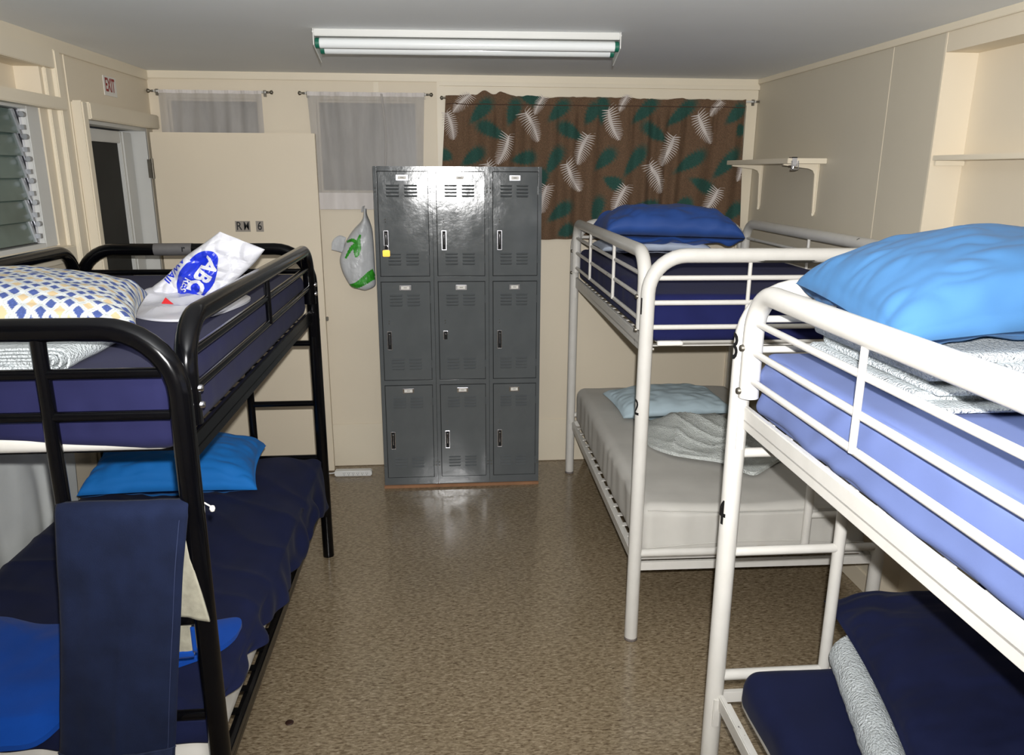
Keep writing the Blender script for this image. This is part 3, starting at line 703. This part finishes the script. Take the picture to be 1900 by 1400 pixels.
for (s, z, a, par, x, y, sz) in (('1', 1.372, 203, B1, 0, 0, .085), ('2', .990, 196, B1, 0, 0, .085), ('3', 1.40, 186, B2, 0, 1.83, .10), ('4', .93, 186, B2, 0, 1.83, .10)):
    cyl_text(s, sz, .0262, math.radians(a), x, y, z, .012).build('number_decal', M['ink'], par)
# tape on the rails
def sleeve(x0, x1, y, z, r, arc=(0, 360), name='tape', mat=None, par=None, n=24, rough=0):
    m = MB(); a0, a1 = map(math.radians, arc)
    m.grid(lambda a, b: Vector((x0+(x1-x0)*a+rough*nz(b*9, a*2)*(1 if a in (0, 1) else 0), y+r*math.cos(a0+(a1-a0)*b), z+r*math.sin(a0+(a1-a0)*b))), 8, n); return m.build(name, mat, par)
tp = sleeve(-.663, -.502, 1.80, 1.507, .0270, mat=paint('silver_duct_tape', (120, 118, 118), .35, .1, .3, 20, metal=.4), par=B3)
v, f = text2d('r', .04, .03); MB().add([(-.535+p[0], 1.80-.0278, 1.512+p[1]) for p in v], f).build('mark', M['ink'], tp)
sleeve(.40, .60, 0, 1.555, .0268, (215, 285), 'tape', paint('dark_torn_tape', (60, 58, 52), .6, .3, .3, 30), B1, rough=.03)
cs = MB(); cs.box(0, 0, 0, 0, 0, 0)
MB().tube([(.498, 0, .385), (.535, 0, .385)], .0166, 12).build('tape', paint('beige_tape', (178, 166, 140), .6, .1, .2, 20), B1)
for bb, yy in ((B1, 0), (B2, 1.83)):
    pass
fm = M['dark']
for bb, LL, WW, sg in ((B1, 1.795, 1.0, 1), (B3, 1.80, .985, -1)):
    for x in (0, sg*WW):
        for y in (0, LL): MB().lathe([(.0225, 0), (.027, .0), (.027, .006), (.0264, .012)], (x, y, .0005), 16).build('foot_cap', M['greencap'] if False else plain('grey_foot_cap', (120, 112, 108), .6) if sg > 0 else M['black'], bb)

# ================================================================= MATTRESSES AND SHEETS
def wr(seed, top, side, fold=0, fk=26, sagc=None, sag=0):
    def d(p, n):
        a = top*(nz(p.x*2.2+seed, p.y*2.2)+.5*nz(p.x*6, p.y*6+seed))
        b = (1-abs(n.z))
        c = side*(nz(p.x*8+seed, p.y*8, p.z*3)+.6*nz(p.x*20, p.y*20+seed, p.z*5))+fold*math.sin((p.x+p.y)*fk+4*nz(p.x*3, p.y*3+seed, p.z*2))
        o = n*(a*(1-b)+c*b)
        if n.z < 0: o.z = 0
        if sagc: o.z -= sag*math.exp(-(((p.x-sagc[0])/.35)**2+((p.y-sagc[1])/.8)**2))*(1 if n.z > .3 else 0)
        return o
    return d
def place(o, loc, rz):
    o.location = loc; o.rotation_euler = (0, 0, rz); return o
UZ = .0285   # slat top sits this far below the rail top
# far right, upper
t = empty('mattress', (.726, 2.694, 0), 'thin mattress in a dark navy sheet on the far upper bunk', 'mattress', RZ1)
rbox(.045, .955, .045, 1.75, 1.215, 1.375, .035, (12, 20, 4), wr(1, .003, .002)).build('core', M['mattw'], t)
rbox(.026, .971, .028, 1.767, 1.232, 1.408, .030, (60, 90, 14), wr(2, .005, .003, .0018, 40)).build('fitted_sheet', M['navy'], t)
b = rbox(.05, .15, .023, .05, 1.218, 1.236, .008, (14, 4, 4), wr(5, .002, .005)).build('sheet_corner', M['mattw'], t)
# far right, lower
t = empty('mattress', (.726, 2.694, 0), 'mattress in a pale grey fitted sheet on the far lower bunk', 'mattress', RZ1)
rbox(.035, .962, .035, 1.76, .331, .50, .04, (12, 20, 4)).build('core', M['mattw'], t)
gs = rbox(.026, .970, .028, 1.766, .339, .578, .05, (80, 120, 16), wr(4, .008, .004, .002, 45, (.5, .5), .03)).build('fitted_sheet', M['grey'], t)
pp = MB(); pp.tube([(.05+.9*i/30, .0245+.003*nz(i*.3, 2), .555-.012*math.sin(PI*i/30)+.003*nz(i*.5, 1)) for i in range(31)], .0022, 6); pp.tube([(.05+.9*i/30, .0235, .392+.02*math.sin(PI*i/30)) for i in range(31)], .0022, 6); pp.build('piping', M['grey'], t)
# near right, upper: lavender
t = empty('mattress', (.768, .07, 0), 'mattress in a lavender sheet on the nearest upper bunk', 'mattress', -.004)
rbox(.05, .95, .05, 1.78, 1.217, 1.35, .035, (12, 20, 4)).build('core', M['mattw'], t)
def lavd(p, n):
    o = wr(11, .004, .0015)(p, n); b = 1-abs(n.z)
    if p.x < .2 and b > .2:   # diagonal pull folds on the aisle side near the far corner
        q = (p.y*1.0+(p.z-1.2)*1.6); w = max(0, 1-abs(1.83-p.y)/.75)
        o += n*(.008*w*math.sin(q*36+4*nz(p.y*3, p.z*4, 1))+.0025*math.sin(q*17+3*nz(p.y*2, p.z*4, 5)))
    return o
rbox(.030, .970, .028, 1.800, 1.222, 1.395, .034, (70, 170, 22), lavd).build('fitted_sheet', M['lav'], t)
# near right, lower: navy
t = empty('mattress', (.768, .07, 0), 'mattress in a dark navy sheet on the nearest lower bunk', 'mattress', -.004)
rbox(.05, .95, .05, 1.78, .331, .43, .035, (12, 20, 4)).build('core', M['mattw'], t)
rbox(.045, .962, .035, 1.785, .338, .468, .055, (70, 110, 14), wr(14, .006, .004, .003, 30)).build('fitted_sheet', M['navy2'], t)
# left, upper
t = empty('mattress', (-.598, 1.70, 0), 'mattress in an indigo blue sheet on the black upper bunk', 'mattress', .004)
rbox(-.950, -.038, .032, 1.762, 1.205, 1.38, .04, (30, 50, 10), wr(21, .003, .003)).build('core', M['mattw'], t)
def indd(p, n):
    o = wr(22, .005, .002)(p, n); b = 1-abs(n.z)
    if b > .2 and p.z < 1.34: o += n*(.0035*math.sin(p.x*70+5*nz(p.x*4, p.z*3, 2))*min(1, (1.36-p.z)*12)*min(1, max(0, (p.z-1.245)*16)))
    if p.z < 1.30 and p.y < .25: o.z += .036*min(1, max(0, (-p.x-.10)*2.2))*(1-max(0, p.y)/.25)*min(1, (1.30-p.z)*14)
    return o
rbox(-.963, -.024, .024, 1.775, 1.210, 1.402, .042, (80, 120, 18), indd).build('fitted_sheet', M['indigo'], t)
# left, lower
t = empty('mattress', (-.598, 1.70, 0), 'white mattress on the black lower bunk under a loose navy sheet', 'mattress', .004)
rbox(-.955, -.030, -.0, 1.77, .314, .488, .045, (40, 60, 10), wr(31, .004, .003)).build('cover', M['mattw'], t)
# the loose navy sheet thrown over it: top surface and a slanting overhang on the aisle side
def hem_aisle(y):    # how far down the aisle side the sheet hangs
    pts = [(1.65, .50), (1.9, .47), (2.36, .40), (2.7, .37), (2.98, .345), (3.1, .38), (3.3, .30), (3.50, .30)]
    for (a, za), (b, zb) in zip(pts, pts[1:]):
        if a <= y <= b: return za+(zb-za)*(y-a)/(b-a)
    return .4
def sheet_f(a, b):
    y = 1.705+1.775*b
    lead = .505
    s = a*1.25                      # arc length from the wall edge
    Wd = .955; lean = .012*nz(y*4, 3)
    if s < Wd:
        x = -1.565+s; e = max(0, 1-min(s, Wd-s)/.05)
        z = lead-.02*e*e+.010*nz(x*3, y*2, 8)+.006*abs(nz(x*9+y*3, y*4, 2))+.020*math.exp(-((y-3.35)/.25)**2)*math.exp(-((x+.8)/.2)**2)
        z += .016*math.sin((x*26+y*9)+4*nz(x*2, y*2, 1))*max(0, (s-.45))+.006*(1-abs(math.sin(x*9+y*15+3*nz(x*2, y*2, 7))))**3
        return Vector((x, y, z+.004))
    d = (s-Wd)/.295; hz = hem_aisle(y); z0 = lead-.018
    x = -.612+.018*math.sin(d*PI*.6)+(.021*math.sin(y*21+4*nz(y*2, d, 4))+.009*math.sin(y*44+2*d))*d**.6
    return Vector((x, y, z0+(hz-z0)*d**1.1+lean*d))
m = MB(); m.grid(sheet_f, 110, 170)
sh = m.build('loose_sheet', M['navy2'], None, [('SOLIDIFY', {'thickness': .0025, 'offset': 1})])
tag(sh, 'loose dark navy sheet draped over the black lower bunk mattress', 'sheet')
m = MB(); m.grid(lambda a, b: Vector((-1.55+.93*a, 1.697-.006*math.sin(a*30+3*nz(a*4, b))*b-.004*b, (.505-(.050+.03*nz(a*3, 5)+.02*a)*b))), 90, 12); m.build('sheet_end_drop', M['navy2'], sh, [('SOLIDIFY', {'thickness': .0025})])

# ================================================================= PILLOWS, TOWELS, BLANKETS
def add_pillow(name, mat, w, d, t, loc, rot, label, seed, **k):
    fn = k.pop('fn', None); m = pillow_mb(w, d, t, seed, fn=fn, **k); put(m, loc, rot)
    o = m.build(name, mat); tag(o, label, 'pillow'); weld(o); return o
# far upper
m = pillow_mb(.60, .40, .075, 3, 36, .006); put(m, (1.12, 4.16, 1.445), (0, 0, -.05)); o = weld(m.build('pillow', M['ice'])); tag(o, 'flat pale white pillow under the blue one, far upper bunk', 'pillow')
add_pillow('pillow', M['blue3'], .74, .46, .20, (1.19, 4.14, 1.520), (-.02, .03, -.02), 'plump medium blue satin pillow on the far upper bunk', 5, wr=.018, res=70)
# far lower
o = add_pillow('pillow', M['pale'], .62, .40, .10, (1.20, 3.95, .615), (.05, 0, .08), 'flat pale blue pillow on the far lower bunk', 8, wr=.012, res=56)
def lbase(x, y): return .572
def lh(x, y, r):
    e = max(0, 1-r**3); u = math.exp(-(((x-1.2)/.26)**2+((y-3.62)/.2)**2))
    return .012+e*(.085*u+.028*(1-abs(math.sin(x*13-y*6+2.2*nz(x*2, y*2, 6))))**2+.014*(1-abs(math.sin(x*24+y*16+3*nz(x*3, y*3, 2))))**2+.010*abs(nz(x*4, y*4, 3)))+.0025*nz(x*40, y*40)
m = heap([(.955, 3.40), (.97, 3.60), (1.08, 3.76), (1.25, 3.80), (1.5, 3.72), (1.66, 3.45), (1.67, 3.18), (1.52, 3.16), (1.42, 3.08), (1.31, 3.0), (1.24, 3.14), (1.10, 3.22), (1.02, 3.28)], lbase, lh, 40, .004)
tag(m.build('towel', M['terry2']), 'rumpled grey-white towel heaped on the far lower bunk', 'towel')
# near upper: folded white blanket and the big sky blue pillow
m = MB()
for k, (zb, xo, yo) in enumerate(((1.410, 0, 0), (1.436, .03, .02), (1.462, .01, -.01), (1.487, .045, .01))):
    r = rbox(.915+xo, 1.72, 1.36+yo, 1.83-yo*.5, zb-.011, zb+.019, .0125, (46, 40, 5), wr(40+k, .006, .006))
    m.add(r.v, r.f, 0, True)
for k, zz in enumerate((1.404, 1.43)):
    r = rbox(.925+.01*k, 1.60, 1.30+.03*k, 1.78, zz-.002, zz+.010, .005, (46, 20, 4), wr(50+k, .008, .008)); m.add(r.v, r.f, 0, True)
tag(m.build('folded_blanket', M['terry']), 'folded white terry blanket under the large sky blue pillow', 'blanket')
def p1(p): return Vector((p.x, p.y, p.z+.03*math.exp(-((p.x+.1)/.3)**2)))
add_pillow('pillow', M['blue'], .86, .50, .19, (1.30, 1.60, 1.546), (.10, -.02, -.06), 'large sky blue pillow on the nearest upper bunk', 12, wr=.012, res=90, fn=p1, pinch=.04)
# near lower: rolled towel and navy pillow
m = MB(); 
pth = [(1.122-.165*(i/26), 1.835-.60*(i/26), .518) for i in range(27)]
V = []; 
def roll(a, b):
    c = Vector(pth[0]).lerp(Vector(pth[26]), a); t = 2*PI*b; rr = .050*(1-.5*max(0, a-.75)*4*.35)*(1 if 0 < a < 1 else .75)
    rr += .0025*nz(a*10, math.cos(t), math.sin(t))+.002*nz(a*60, math.cos(t)*6, math.sin(t)*6)
    return c+Vector((.95, .3, 0)).normalized()*(rr*1.15*math.cos(t))+Vector((0, 0, 1))*(rr*math.sin(t))
m.grid(roll, 90, 32)
r = rbox(1.17, 1.70, 1.22, 1.66, .476, .545, .03, (40, 40, 6), wr(60, .008, .006)); m.add(r.v, r.f, 0, True)
tag(m.build('rolled_towel', M['terry']), 'rolled white terry towel under the dark navy pillow', 'towel')
def p2(p): return Vector((p.x, p.y, p.z+.025*math.sin(p.x*5)))
add_pillow('pillow', M['navy2'], .66, .74, .10, (1.378, 1.562, .632), (.02, -.10, -.20), 'dark navy pillow on the nearest lower bunk', 15, wr=.012, res=70, fn=p2, pinch=.07)
# black upper: patterned pillow with its own colour map
def patterned():
    w, d, t = .76, .52, .145; m = pillow_mb(w, d, t, 20, 270, .008, pinch=.05)
    C = []
    white = np.array(lin((198, 202, 202))); blue = np.array(lin((74, 90, 146))); tan = np.array(lin((200, 178, 140))); line = np.array(lin((160, 166, 156)))
    rngs = random.Random(4)
    for (x, y, z) in m.v:
        px, py = .041, .039; best = 9
        for ox in (0, .5):
            u, v = x/px+ox, y/py+ox; c, row = math.floor(u), math.floor(v); dd = abs(u-c-.5)+abs(v-row-.5)*.92+.02*nz(x*60, y*60, 3)
            if dd < best: best = dd; ci = c+2*row+int(ox*2)
        if best < .31: col = tan if ci % 3 == 0 else blue*(.8+.6*abs(nz(x*260, y*260, 1)))
        elif .465 < best: col = line
        else: col = white
        C.append((*col, 1))
    put(m, (-1.225, 2.13, 1.470), (.05, .05, .30)); n = len(m.v)
    o = m.build('pillow', M['pattern']); ca = o.data.color_attributes.new('Col', 'FLOAT_COLOR', 'POINT'); ca.data.foreach_set('color', np.array(C, np.float32).ravel())
    tag(o, 'white pillow printed with blue and tan diamonds on the black upper bunk', 'pillow'); weld(o)
patterned()
m = MB()
def upath(x0, xr, zc, hh, n=10):
    return [(x0+(xr-x0)*i/8, zc-hh) for i in range(8)]+[(xr+hh*1.4*math.sin(PI*i/n), zc-hh*math.cos(PI*i/n)) for i in range(n+1)]+[(xr+(x0-xr)*i/8, zc+hh) for i in range(1, 9)]
for k, hh in enumerate((.004, .011, .018, .025)):
    r = ribbon(upath(-1.50, -.90-.010*k+.016*k, 1.434-.006, hh, 10), .0052, 1.742+.004*k, 2.12, 22, .0035, 3+k*0); m.add(r.v, r.f, 0, True)
r = rbox(-1.52, -.97, 1.735, 2.15, 1.394, 1.404+.012, .008, (46, 30, 4), wr(71, .006, .008)); m.add(r.v, r.f, 0, True)
tag(m.build('folded_towel', M['terry']), 'folded white towel under the diamond print pillow', 'towel')
# black lower: blue pillow, royal blanket
add_pillow('pillow', M['blue2'], .70, .44, .17, (-1.19, 3.27, .570), (.10, .05, .13), 'bright blue pillow on the black lower bunk', 25, wr=.013, res=70, pinch=.07)
def bh(x, y, r): return .010+(1-r**3)*(.018+.012*abs(nz(x*5, y*5, 2)))+.004*nz(x*14, y*14)
m = heap([(-1.55, 1.68), (-1.35, 1.665), (-1.12, 1.665), (-.98, 1.69), (-.82, 1.86), (-.655, 1.98), (-.645, 2.12), (-.80, 2.10), (-1.0, 2.14), (-1.2, 2.13), (-1.36, 2.18), (-1.55, 2.2)], lambda x, y: .514-1.3*max(0, 1.70-y), bh, 26, .004)
tag(m.build('fleece_blanket', M['royal']), 'royal blue fleece blanket at the foot of the black lower bunk', 'blanket')
# jeans over the ladder rung
def jeans():
    t = empty('jeans', (-.77, 1.70, 1.078), 'dark blue denim jeans hung over a rung of the black bunk', 'jeans')
    ZR = 1.078; R0 = .0165; 
    def side(front, off, dx):
        L = .648 if front else .36
        def f(a, b):
            s = b*(L+.05)
            zz = s-.05
            if zz < 0: # over the bar
                ang = (1+zz/.05)*PI/2; y = -(R0+off)*math.sin(ang)*(1 if front else -1); z = (R0+off)*math.cos(ang); k = 0
            else: y = -(R0+off)*(1 if front else -1); z = -zz; k = zz/L
            xl = -.122-.078*k+.006*math.sin(zz*6); xr = .172-(.098)*k**.9+dx
            if not front: xl, xr = -.115, .165
            x = xl+(xr-xl)*a
            edge = min(a, 1-a); rd = .011*min(1, edge*14)**.5
            y -= (rd+.010*k*math.sin(a*PI)+.006*nz(a*3+off*90, zz*5, 2)+.003*nz(a*9, zz*11, 5)+.006*math.exp(-((a-.52)/.03)**2)*k)*(1 if front else -1)
            return Vector((x, y, z))
        return f
    f = side(True, .018, 0); m = MB(); m.grid(f, 40, 80); o = m.build('front_legs', M['denim'], t, [('SOLIDIFY', {'thickness': .008, 'offset': -1})])
    st = MB(); st.tube([f(.945, .08+.9*i/60)+Vector((0, -.0008, 0)) for i in range(61)], .0009, 5); st.build('side_stitching', M['stitch'], o)
    sm = MB(); sm.grid(lambda a, b: f(.955+.045*a, b)+Vector((0, -.0022, 0)), 4, 70); sm.build('side_seam', M['denim'], o)
    h = MB(); h.grid(lambda a, b: f(a, .955+.045*b)+Vector((0, -.003, -.001)), 40, 5); h.tube([f(i/40, .957)+Vector((0, -.004, 0)) for i in range(41)], .001, 5); h.build('hem', M['denim2'], o, [('SOLIDIFY', {'thickness': .003})])
    g = side(False, .006, 0); m = MB(); m.grid(g, 30, 50); m.build('waist_part', M['denim'], t, [('SOLIDIFY', {'thickness': .006, 'offset': -1})])
M['denim'] = fabric('dark_indigo_denim', (20, 28, 52), .9, .3, 500, .6, .22, 14, bd=.001)
M['denim2'] = fabric('worn_denim_hem', (34, 42, 66), .9, .3, 500, .6, .3, 40, bd=.001)
M['stitch'] = plain('denim_thread', (42, 52, 84), .8)
jeans()
# beige shorts on the same rung
t = empty('shorts', (-.64, 1.70, 1.078), 'heather beige knit shorts hung between the jeans and bunk post', 'shorts')
def shf(a, b):
    s = b*.288; zz = s-.03; R0 = .0165
    if zz < 0: ang = (1+zz/.03)*PI/2; y = -R0*math.sin(ang); z = R0*math.cos(ang)
    else: y = -R0; z = -zz
    k = max(0, zz)/.27; x = -.10+(.118+.042*k)*a*1.0+.01*k
    return Vector((x-.005, y-.004*abs(math.sin(a*7+zz*6))*k-.003*nz(a*4, zz*9)-.016*k*max(0, a-.55)*2, z-.02*a*k+.03*(1-a)*k*0))
m = MB(); m.grid(shf, 24, 40); m.build('front_leg', M['khaki'], t, [('SOLIDIFY', {'thickness': .005})])
m = MB(); m.grid(lambda a, b: Vector((-.13+.130*a, .022+.004*nz(a*5, b*6)+.012*b*0, .018-.415*b-.012*b*(1-a))), 20, 40); bk = m.build('back_leg', M['khaki'], t, [('SOLIDIFY', {'thickness': .005})])
m = MB(); m.grid(lambda a, b: Vector((-.13+.130*a, .0205+.004*nz(a*5, 1), -.385-.012*(1-a)-.018*b)), 20, 3); m.grid(lambda a, b: Vector((-.002+.016*a, .020, -.32-.07*b)), 3, 8); m.build('blue_trim', M['royal'], bk, [('SOLIDIFY', {'thickness': .006})])
m = MB(); m.tube([(.02, -.0, .020), (.050, .028, .01), (.070, .034, -.008)], .002, 8); m.lathe([(0, -.009), (.005, -.007), (.007, 0), (.005, .006), (0, .008)], (.074, .036, -.015), 12); m.build('drawstring', M['mattw'], t)

# ================================================================= BAGS
def lens(Lp, Rp, y0, bulge, seed, cr=.02, nu=46, nv=70, back=.6, lean=0, z0=0):
    Lc = crom([(p[0], 0, p[1]) for p in Lp], 10, False); Rc = crom([(p[0], 0, p[1]) for p in Rp], 10, False)
    def at(C, t): k = t*(len(C)-1); i = min(len(C)-2, int(k)); return C[i].lerp(C[i+1], k-i)
    def crump(x, z):
        v = 0
        for q, am in ((5.5, 1), (11, .5), (23, .22)):
            p = Vector((x*q+seed, z*q, seed)); dd = noise.voronoi(p)[0]; v += am*(dd[1]-dd[0])
        return v
    V = {}
    m = MB()
    for sd in (1, -1):
        def f(a, b):
            p = at(Lc, b).lerp(at(Rc, b), a); e = max(0, 4*a*(1-a))**.5*max(0, min(1, 5*(b+.02), 4*(1.02-b)))**.5
            y = y0-sd*(bulge if sd > 0 else bulge*back)*e-sd*cr*(crump(p.x, p.z)-.5)*e+lean*(p.z-z0)
            return Vector((p.x, y, p.z))
        m.grid(f, nu, nv, 0, False)
    return m
def project(poly2, bvh, off=.0025, y=0):
    out = []
    for (x, z) in poly2:
        h = bvh.ray_cast(Vector((x, y, z)), Vector((0, 1, 0))); out.append((x, (h[0].y if h[0] else None), z))
    ys = [p[1] for p in out if p[1] is not None]; my = sum(ys)/max(1, len(ys)) if ys else 0
    return [(a, (b if b is not None else my)-off, c) for a, b, c in out], [p[1] is not None for p in out]
def decal(name, v, f, bvh, mat, par, off=.003):
    P, ok = project(v, bvh, off); f = [q for q in f if all(ok[i] for i in q)]
    m = MB(); m.add(P, f); return m.build(name, mat, par)
# white carrier bag with blue print on the black upper bunk
zo = .0
bagL = [(-1.05, 1.412), (-1.014, 1.435), (-.982, 1.465), (-.939, 1.497), (-.869, 1.562), (-.809, 1.603), (-.749, 1.645)]
bagR = [(-.80, 1.408), (-.80, 1.412), (-.79, 1.425), (-.745, 1.452), (-.700, 1.492), (-.645, 1.54), (-.607, 1.585)]
m = lens(bagL, bagR, 2.66, .060, 3.3, .085, 60, 90, .5)
# gathered top edge
bag = empty('carrier_bag', (-.88, 2.66, 1.405), 'white plastic carrier bag with blue ABC print standing on the black upper bunk', 'bag')
m.xf(Matrix.Translation((.88, -2.66, -1.405))); body = m.build('bag_body', M['bag'], bag); weld(body, .0003)
bv = BVHTree.FromPolygons([Vector(v)+Vector((-.88, 2.66, 1.405)) for v in m.v], m.f)
def loc(o): o.location = (.88, -2.66, -1.405); return o
def ell(cx, cz, ra, rb, th, n=40, rings=10):
    v = [(cx, cz)]; f = []
    for r in range(1, rings+1):
        for k in range(n):
            a = 2*PI*k/n; x, z = ra*r/rings*math.cos(a), rb*r/rings*math.sin(a); v.append((cx+x*math.cos(th)-z*math.sin(th), cz+x*math.sin(th)+z*math.cos(th)))
    for k in range(n): f.append((0, 1+k, 1+(k+1) % n))
    for r in range(rings-1):
        for k in range(n): a = 1+r*n+k; b = 1+r*n+(k+1) % n; f.append((a, b, b+n)); f.append((a, b+n, a+n))
    return v, f
thr = math.atan2(-.157, -.116)  # the way the print reads
e = ell(-.824, 1.500, .100, .053, thr); loc(decal('printed_oval', *e, bv, M['bagink'], body, .0035))
def blet(txt, size, cx, cz, mat, off, sx=1, bold=.03, sub=3):
    v, f = text2d(txt, size, bold, sub, sx); c, s = math.cos(thr), math.sin(thr)
    loc(decal('lettering', [(cx+p[0]*c-p[1]*s, cz+p[0]*s+p[1]*c) for p in v], f, bv, mat, body, off))
blet('ABC', .068, -.806, 1.503, M['bag'], .006, 1.0, .035)
blet('RES', .030, -.862, 1.476, M['bag'], .006, 1.15, .02)
blet('AWAII', .034, -.902, 1.522, M['bagink'], .0045, 1.0, .02)
sk = heap([(-1.08, 2.74), (-1.03, 2.52), (-.90, 2.36), (-.77, 2.34), (-.70, 2.50), (-.69, 2.75), (-.85, 2.92), (-1.0, 2.9)], lambda x, y: 1.404, lambda x, y, r: .004+(1-r**2)*(.012+.03*noise.voronoi(Vector((x*11, y*11, 1)))[0][0]+.05*math.exp(-((x+1.0)/.05)**2-((y-2.6)/.1)**2)), 26, .003)
sk.sm = [False]*len(sk.f); sk.xf(Matrix.Translation((.88, -2.66, -1.405))); sko = sk.build('crumpled_base', M['bag'], bag)
rd = MB().poly([(-.875+.88, -.245, .040), (-.842+.88, -.235, .036), (-.868+.88, -.225, .056)], (0, .002, 0)); rd.build('red_print', M['redink'], bag)
# grey-white bag with the green palm hanging beside the lockers
M['thin'] = paint('thin_grey_plastic_film', (196, 198, 200), .35, .06, .1, 10)
def c2(cx, cy): return (-.697+.0003845*cx, 1.659-.000396*cy)
Lp = [c2(*p) for p in [(600, 60), (600, 150), (560, 240), (450, 350), (350, 480), (270, 640), (215, 790), (240, 950), (300, 1090), (370, 1190), (480, 1225), (560, 1240)]]
Rp = [c2(*p) for p in [(650, 60), (655, 150), (690, 240), (720, 350), (730, 480), (735, 640), (738, 790), (740, 950), (742, 1090), (735, 1170), (680, 1215), (580, 1245)]]
m = lens(Lp, Rp, 4.54, .07, 8.1, .022, 40, 80, .6)
pb = empty('plastic_bag', (-.47, 4.54, 1.62), 'greyish plastic bag with green palm print hanging left of the lockers', 'bag')
m.xf(Matrix.Translation((.47, -4.54, -1.62))); body = m.build('bag_body', M['thin'], pb); weld(body, .0003)
bv = BVHTree.FromPolygons([Vector(v)+Vector((-.47, 4.54, 1.62)) for v in m.v], m.f)
ear = lens([c2(*p) for p in [(330, 470), (240, 440), (160, 480), (115, 540)]], [c2(*p) for p in [(285, 640), (260, 685), (190, 668), (105, 648)]], 4.53, .012, 2.2, .02, 20, 20)
ear.xf(Matrix.Translation((.47, -4.54, -1.62))); ear.build('loose_handle', M['thin'], pb)
hk = MB().tube([(.0, .05, .02), (.0, .16, .03)], .003, 6); hk.tube([(-.004, .0, .0), (0, .03, .02), (.0, .06, .022)], .006, 8); hk.build('tied_neck', M['thin'], pb)
def frond(pts, w0, w1, jag=0):
    P = crom([(c2(*p)[0], 0, c2(*p)[1]) for p in pts], 8, False); n = len(P); v = []; f = []
    for i, p in enumerate(P):
        t = (P[min(n-1, i+1)]-P[max(0, i-1)]).normalized(); nn = Vector((-t.z, 0, t.x)); w = (w0+(w1-w0)*i/(n-1))*(1+jag*(i % 2))
        for q in (-1, -.33, .33, 1): v.append((p.x+nn.x*w*q, p.z+nn.z*w*q))
    for i in range(n-1):
        for q in range(3): a = i*4+q; f.append((a, a+1, a+5)); f.append((a, a+5, a+4))
    return v, f
pv, pf = [], []
for fr in (([(520, 560), (440, 500), (345, 530)], .012, .004, .4), ([(520, 560), (420, 610), (320, 760)], .013, .004, .5), ([(520, 560), (535, 480), (560, 420)], .012, .004, .3), ([(520, 560), (475, 620), (488, 740)], .014, .006, .4), ([(520, 560), (535, 620), (510, 720)], .012, .004, .4)):
    v, f = frond(*fr); o_ = len(pv); pv += v; pf += [tuple(i+o_ for i in q) for q in f]
o = decal('palm_print', pv, pf, bv, M['green'], body, .005); o.location = (.47, -4.54, -1.62)
v, f = frond([(355, 1180), (470, 1150), (590, 1080), (680, 1020), (735, 1000)], .012, .032, .15)
o = decal('grass_print', v, f, bv, M['green'], body, .005); o.location = (.47, -4.54, -1.62)

for o in list(COL.objects):
    if o.parent or 'category' not in o: continue
    n = o.name.split('.')[0]
    g = {'curtain_rod': 'curtain rods on the back wall', 'sheer_curtain': 'sheer curtains on the back wall', 'mattress': 'mattresses on the bunk beds', 'bunk_bed': 'metal bunk beds'}.get(n)
    if g: o['group'] = g
# speck on the floor
tag(MB().lathe([(0, .003), (.012, .003), (.0145, .0015), (.0145, .0002)], (-.567, 2.30, 0), 14).build('bottle_cap', plain('dark_brown_cap', (48, 28, 20), .5)), 'tiny dark round cap on the floor beside the black bunk', 'cap')
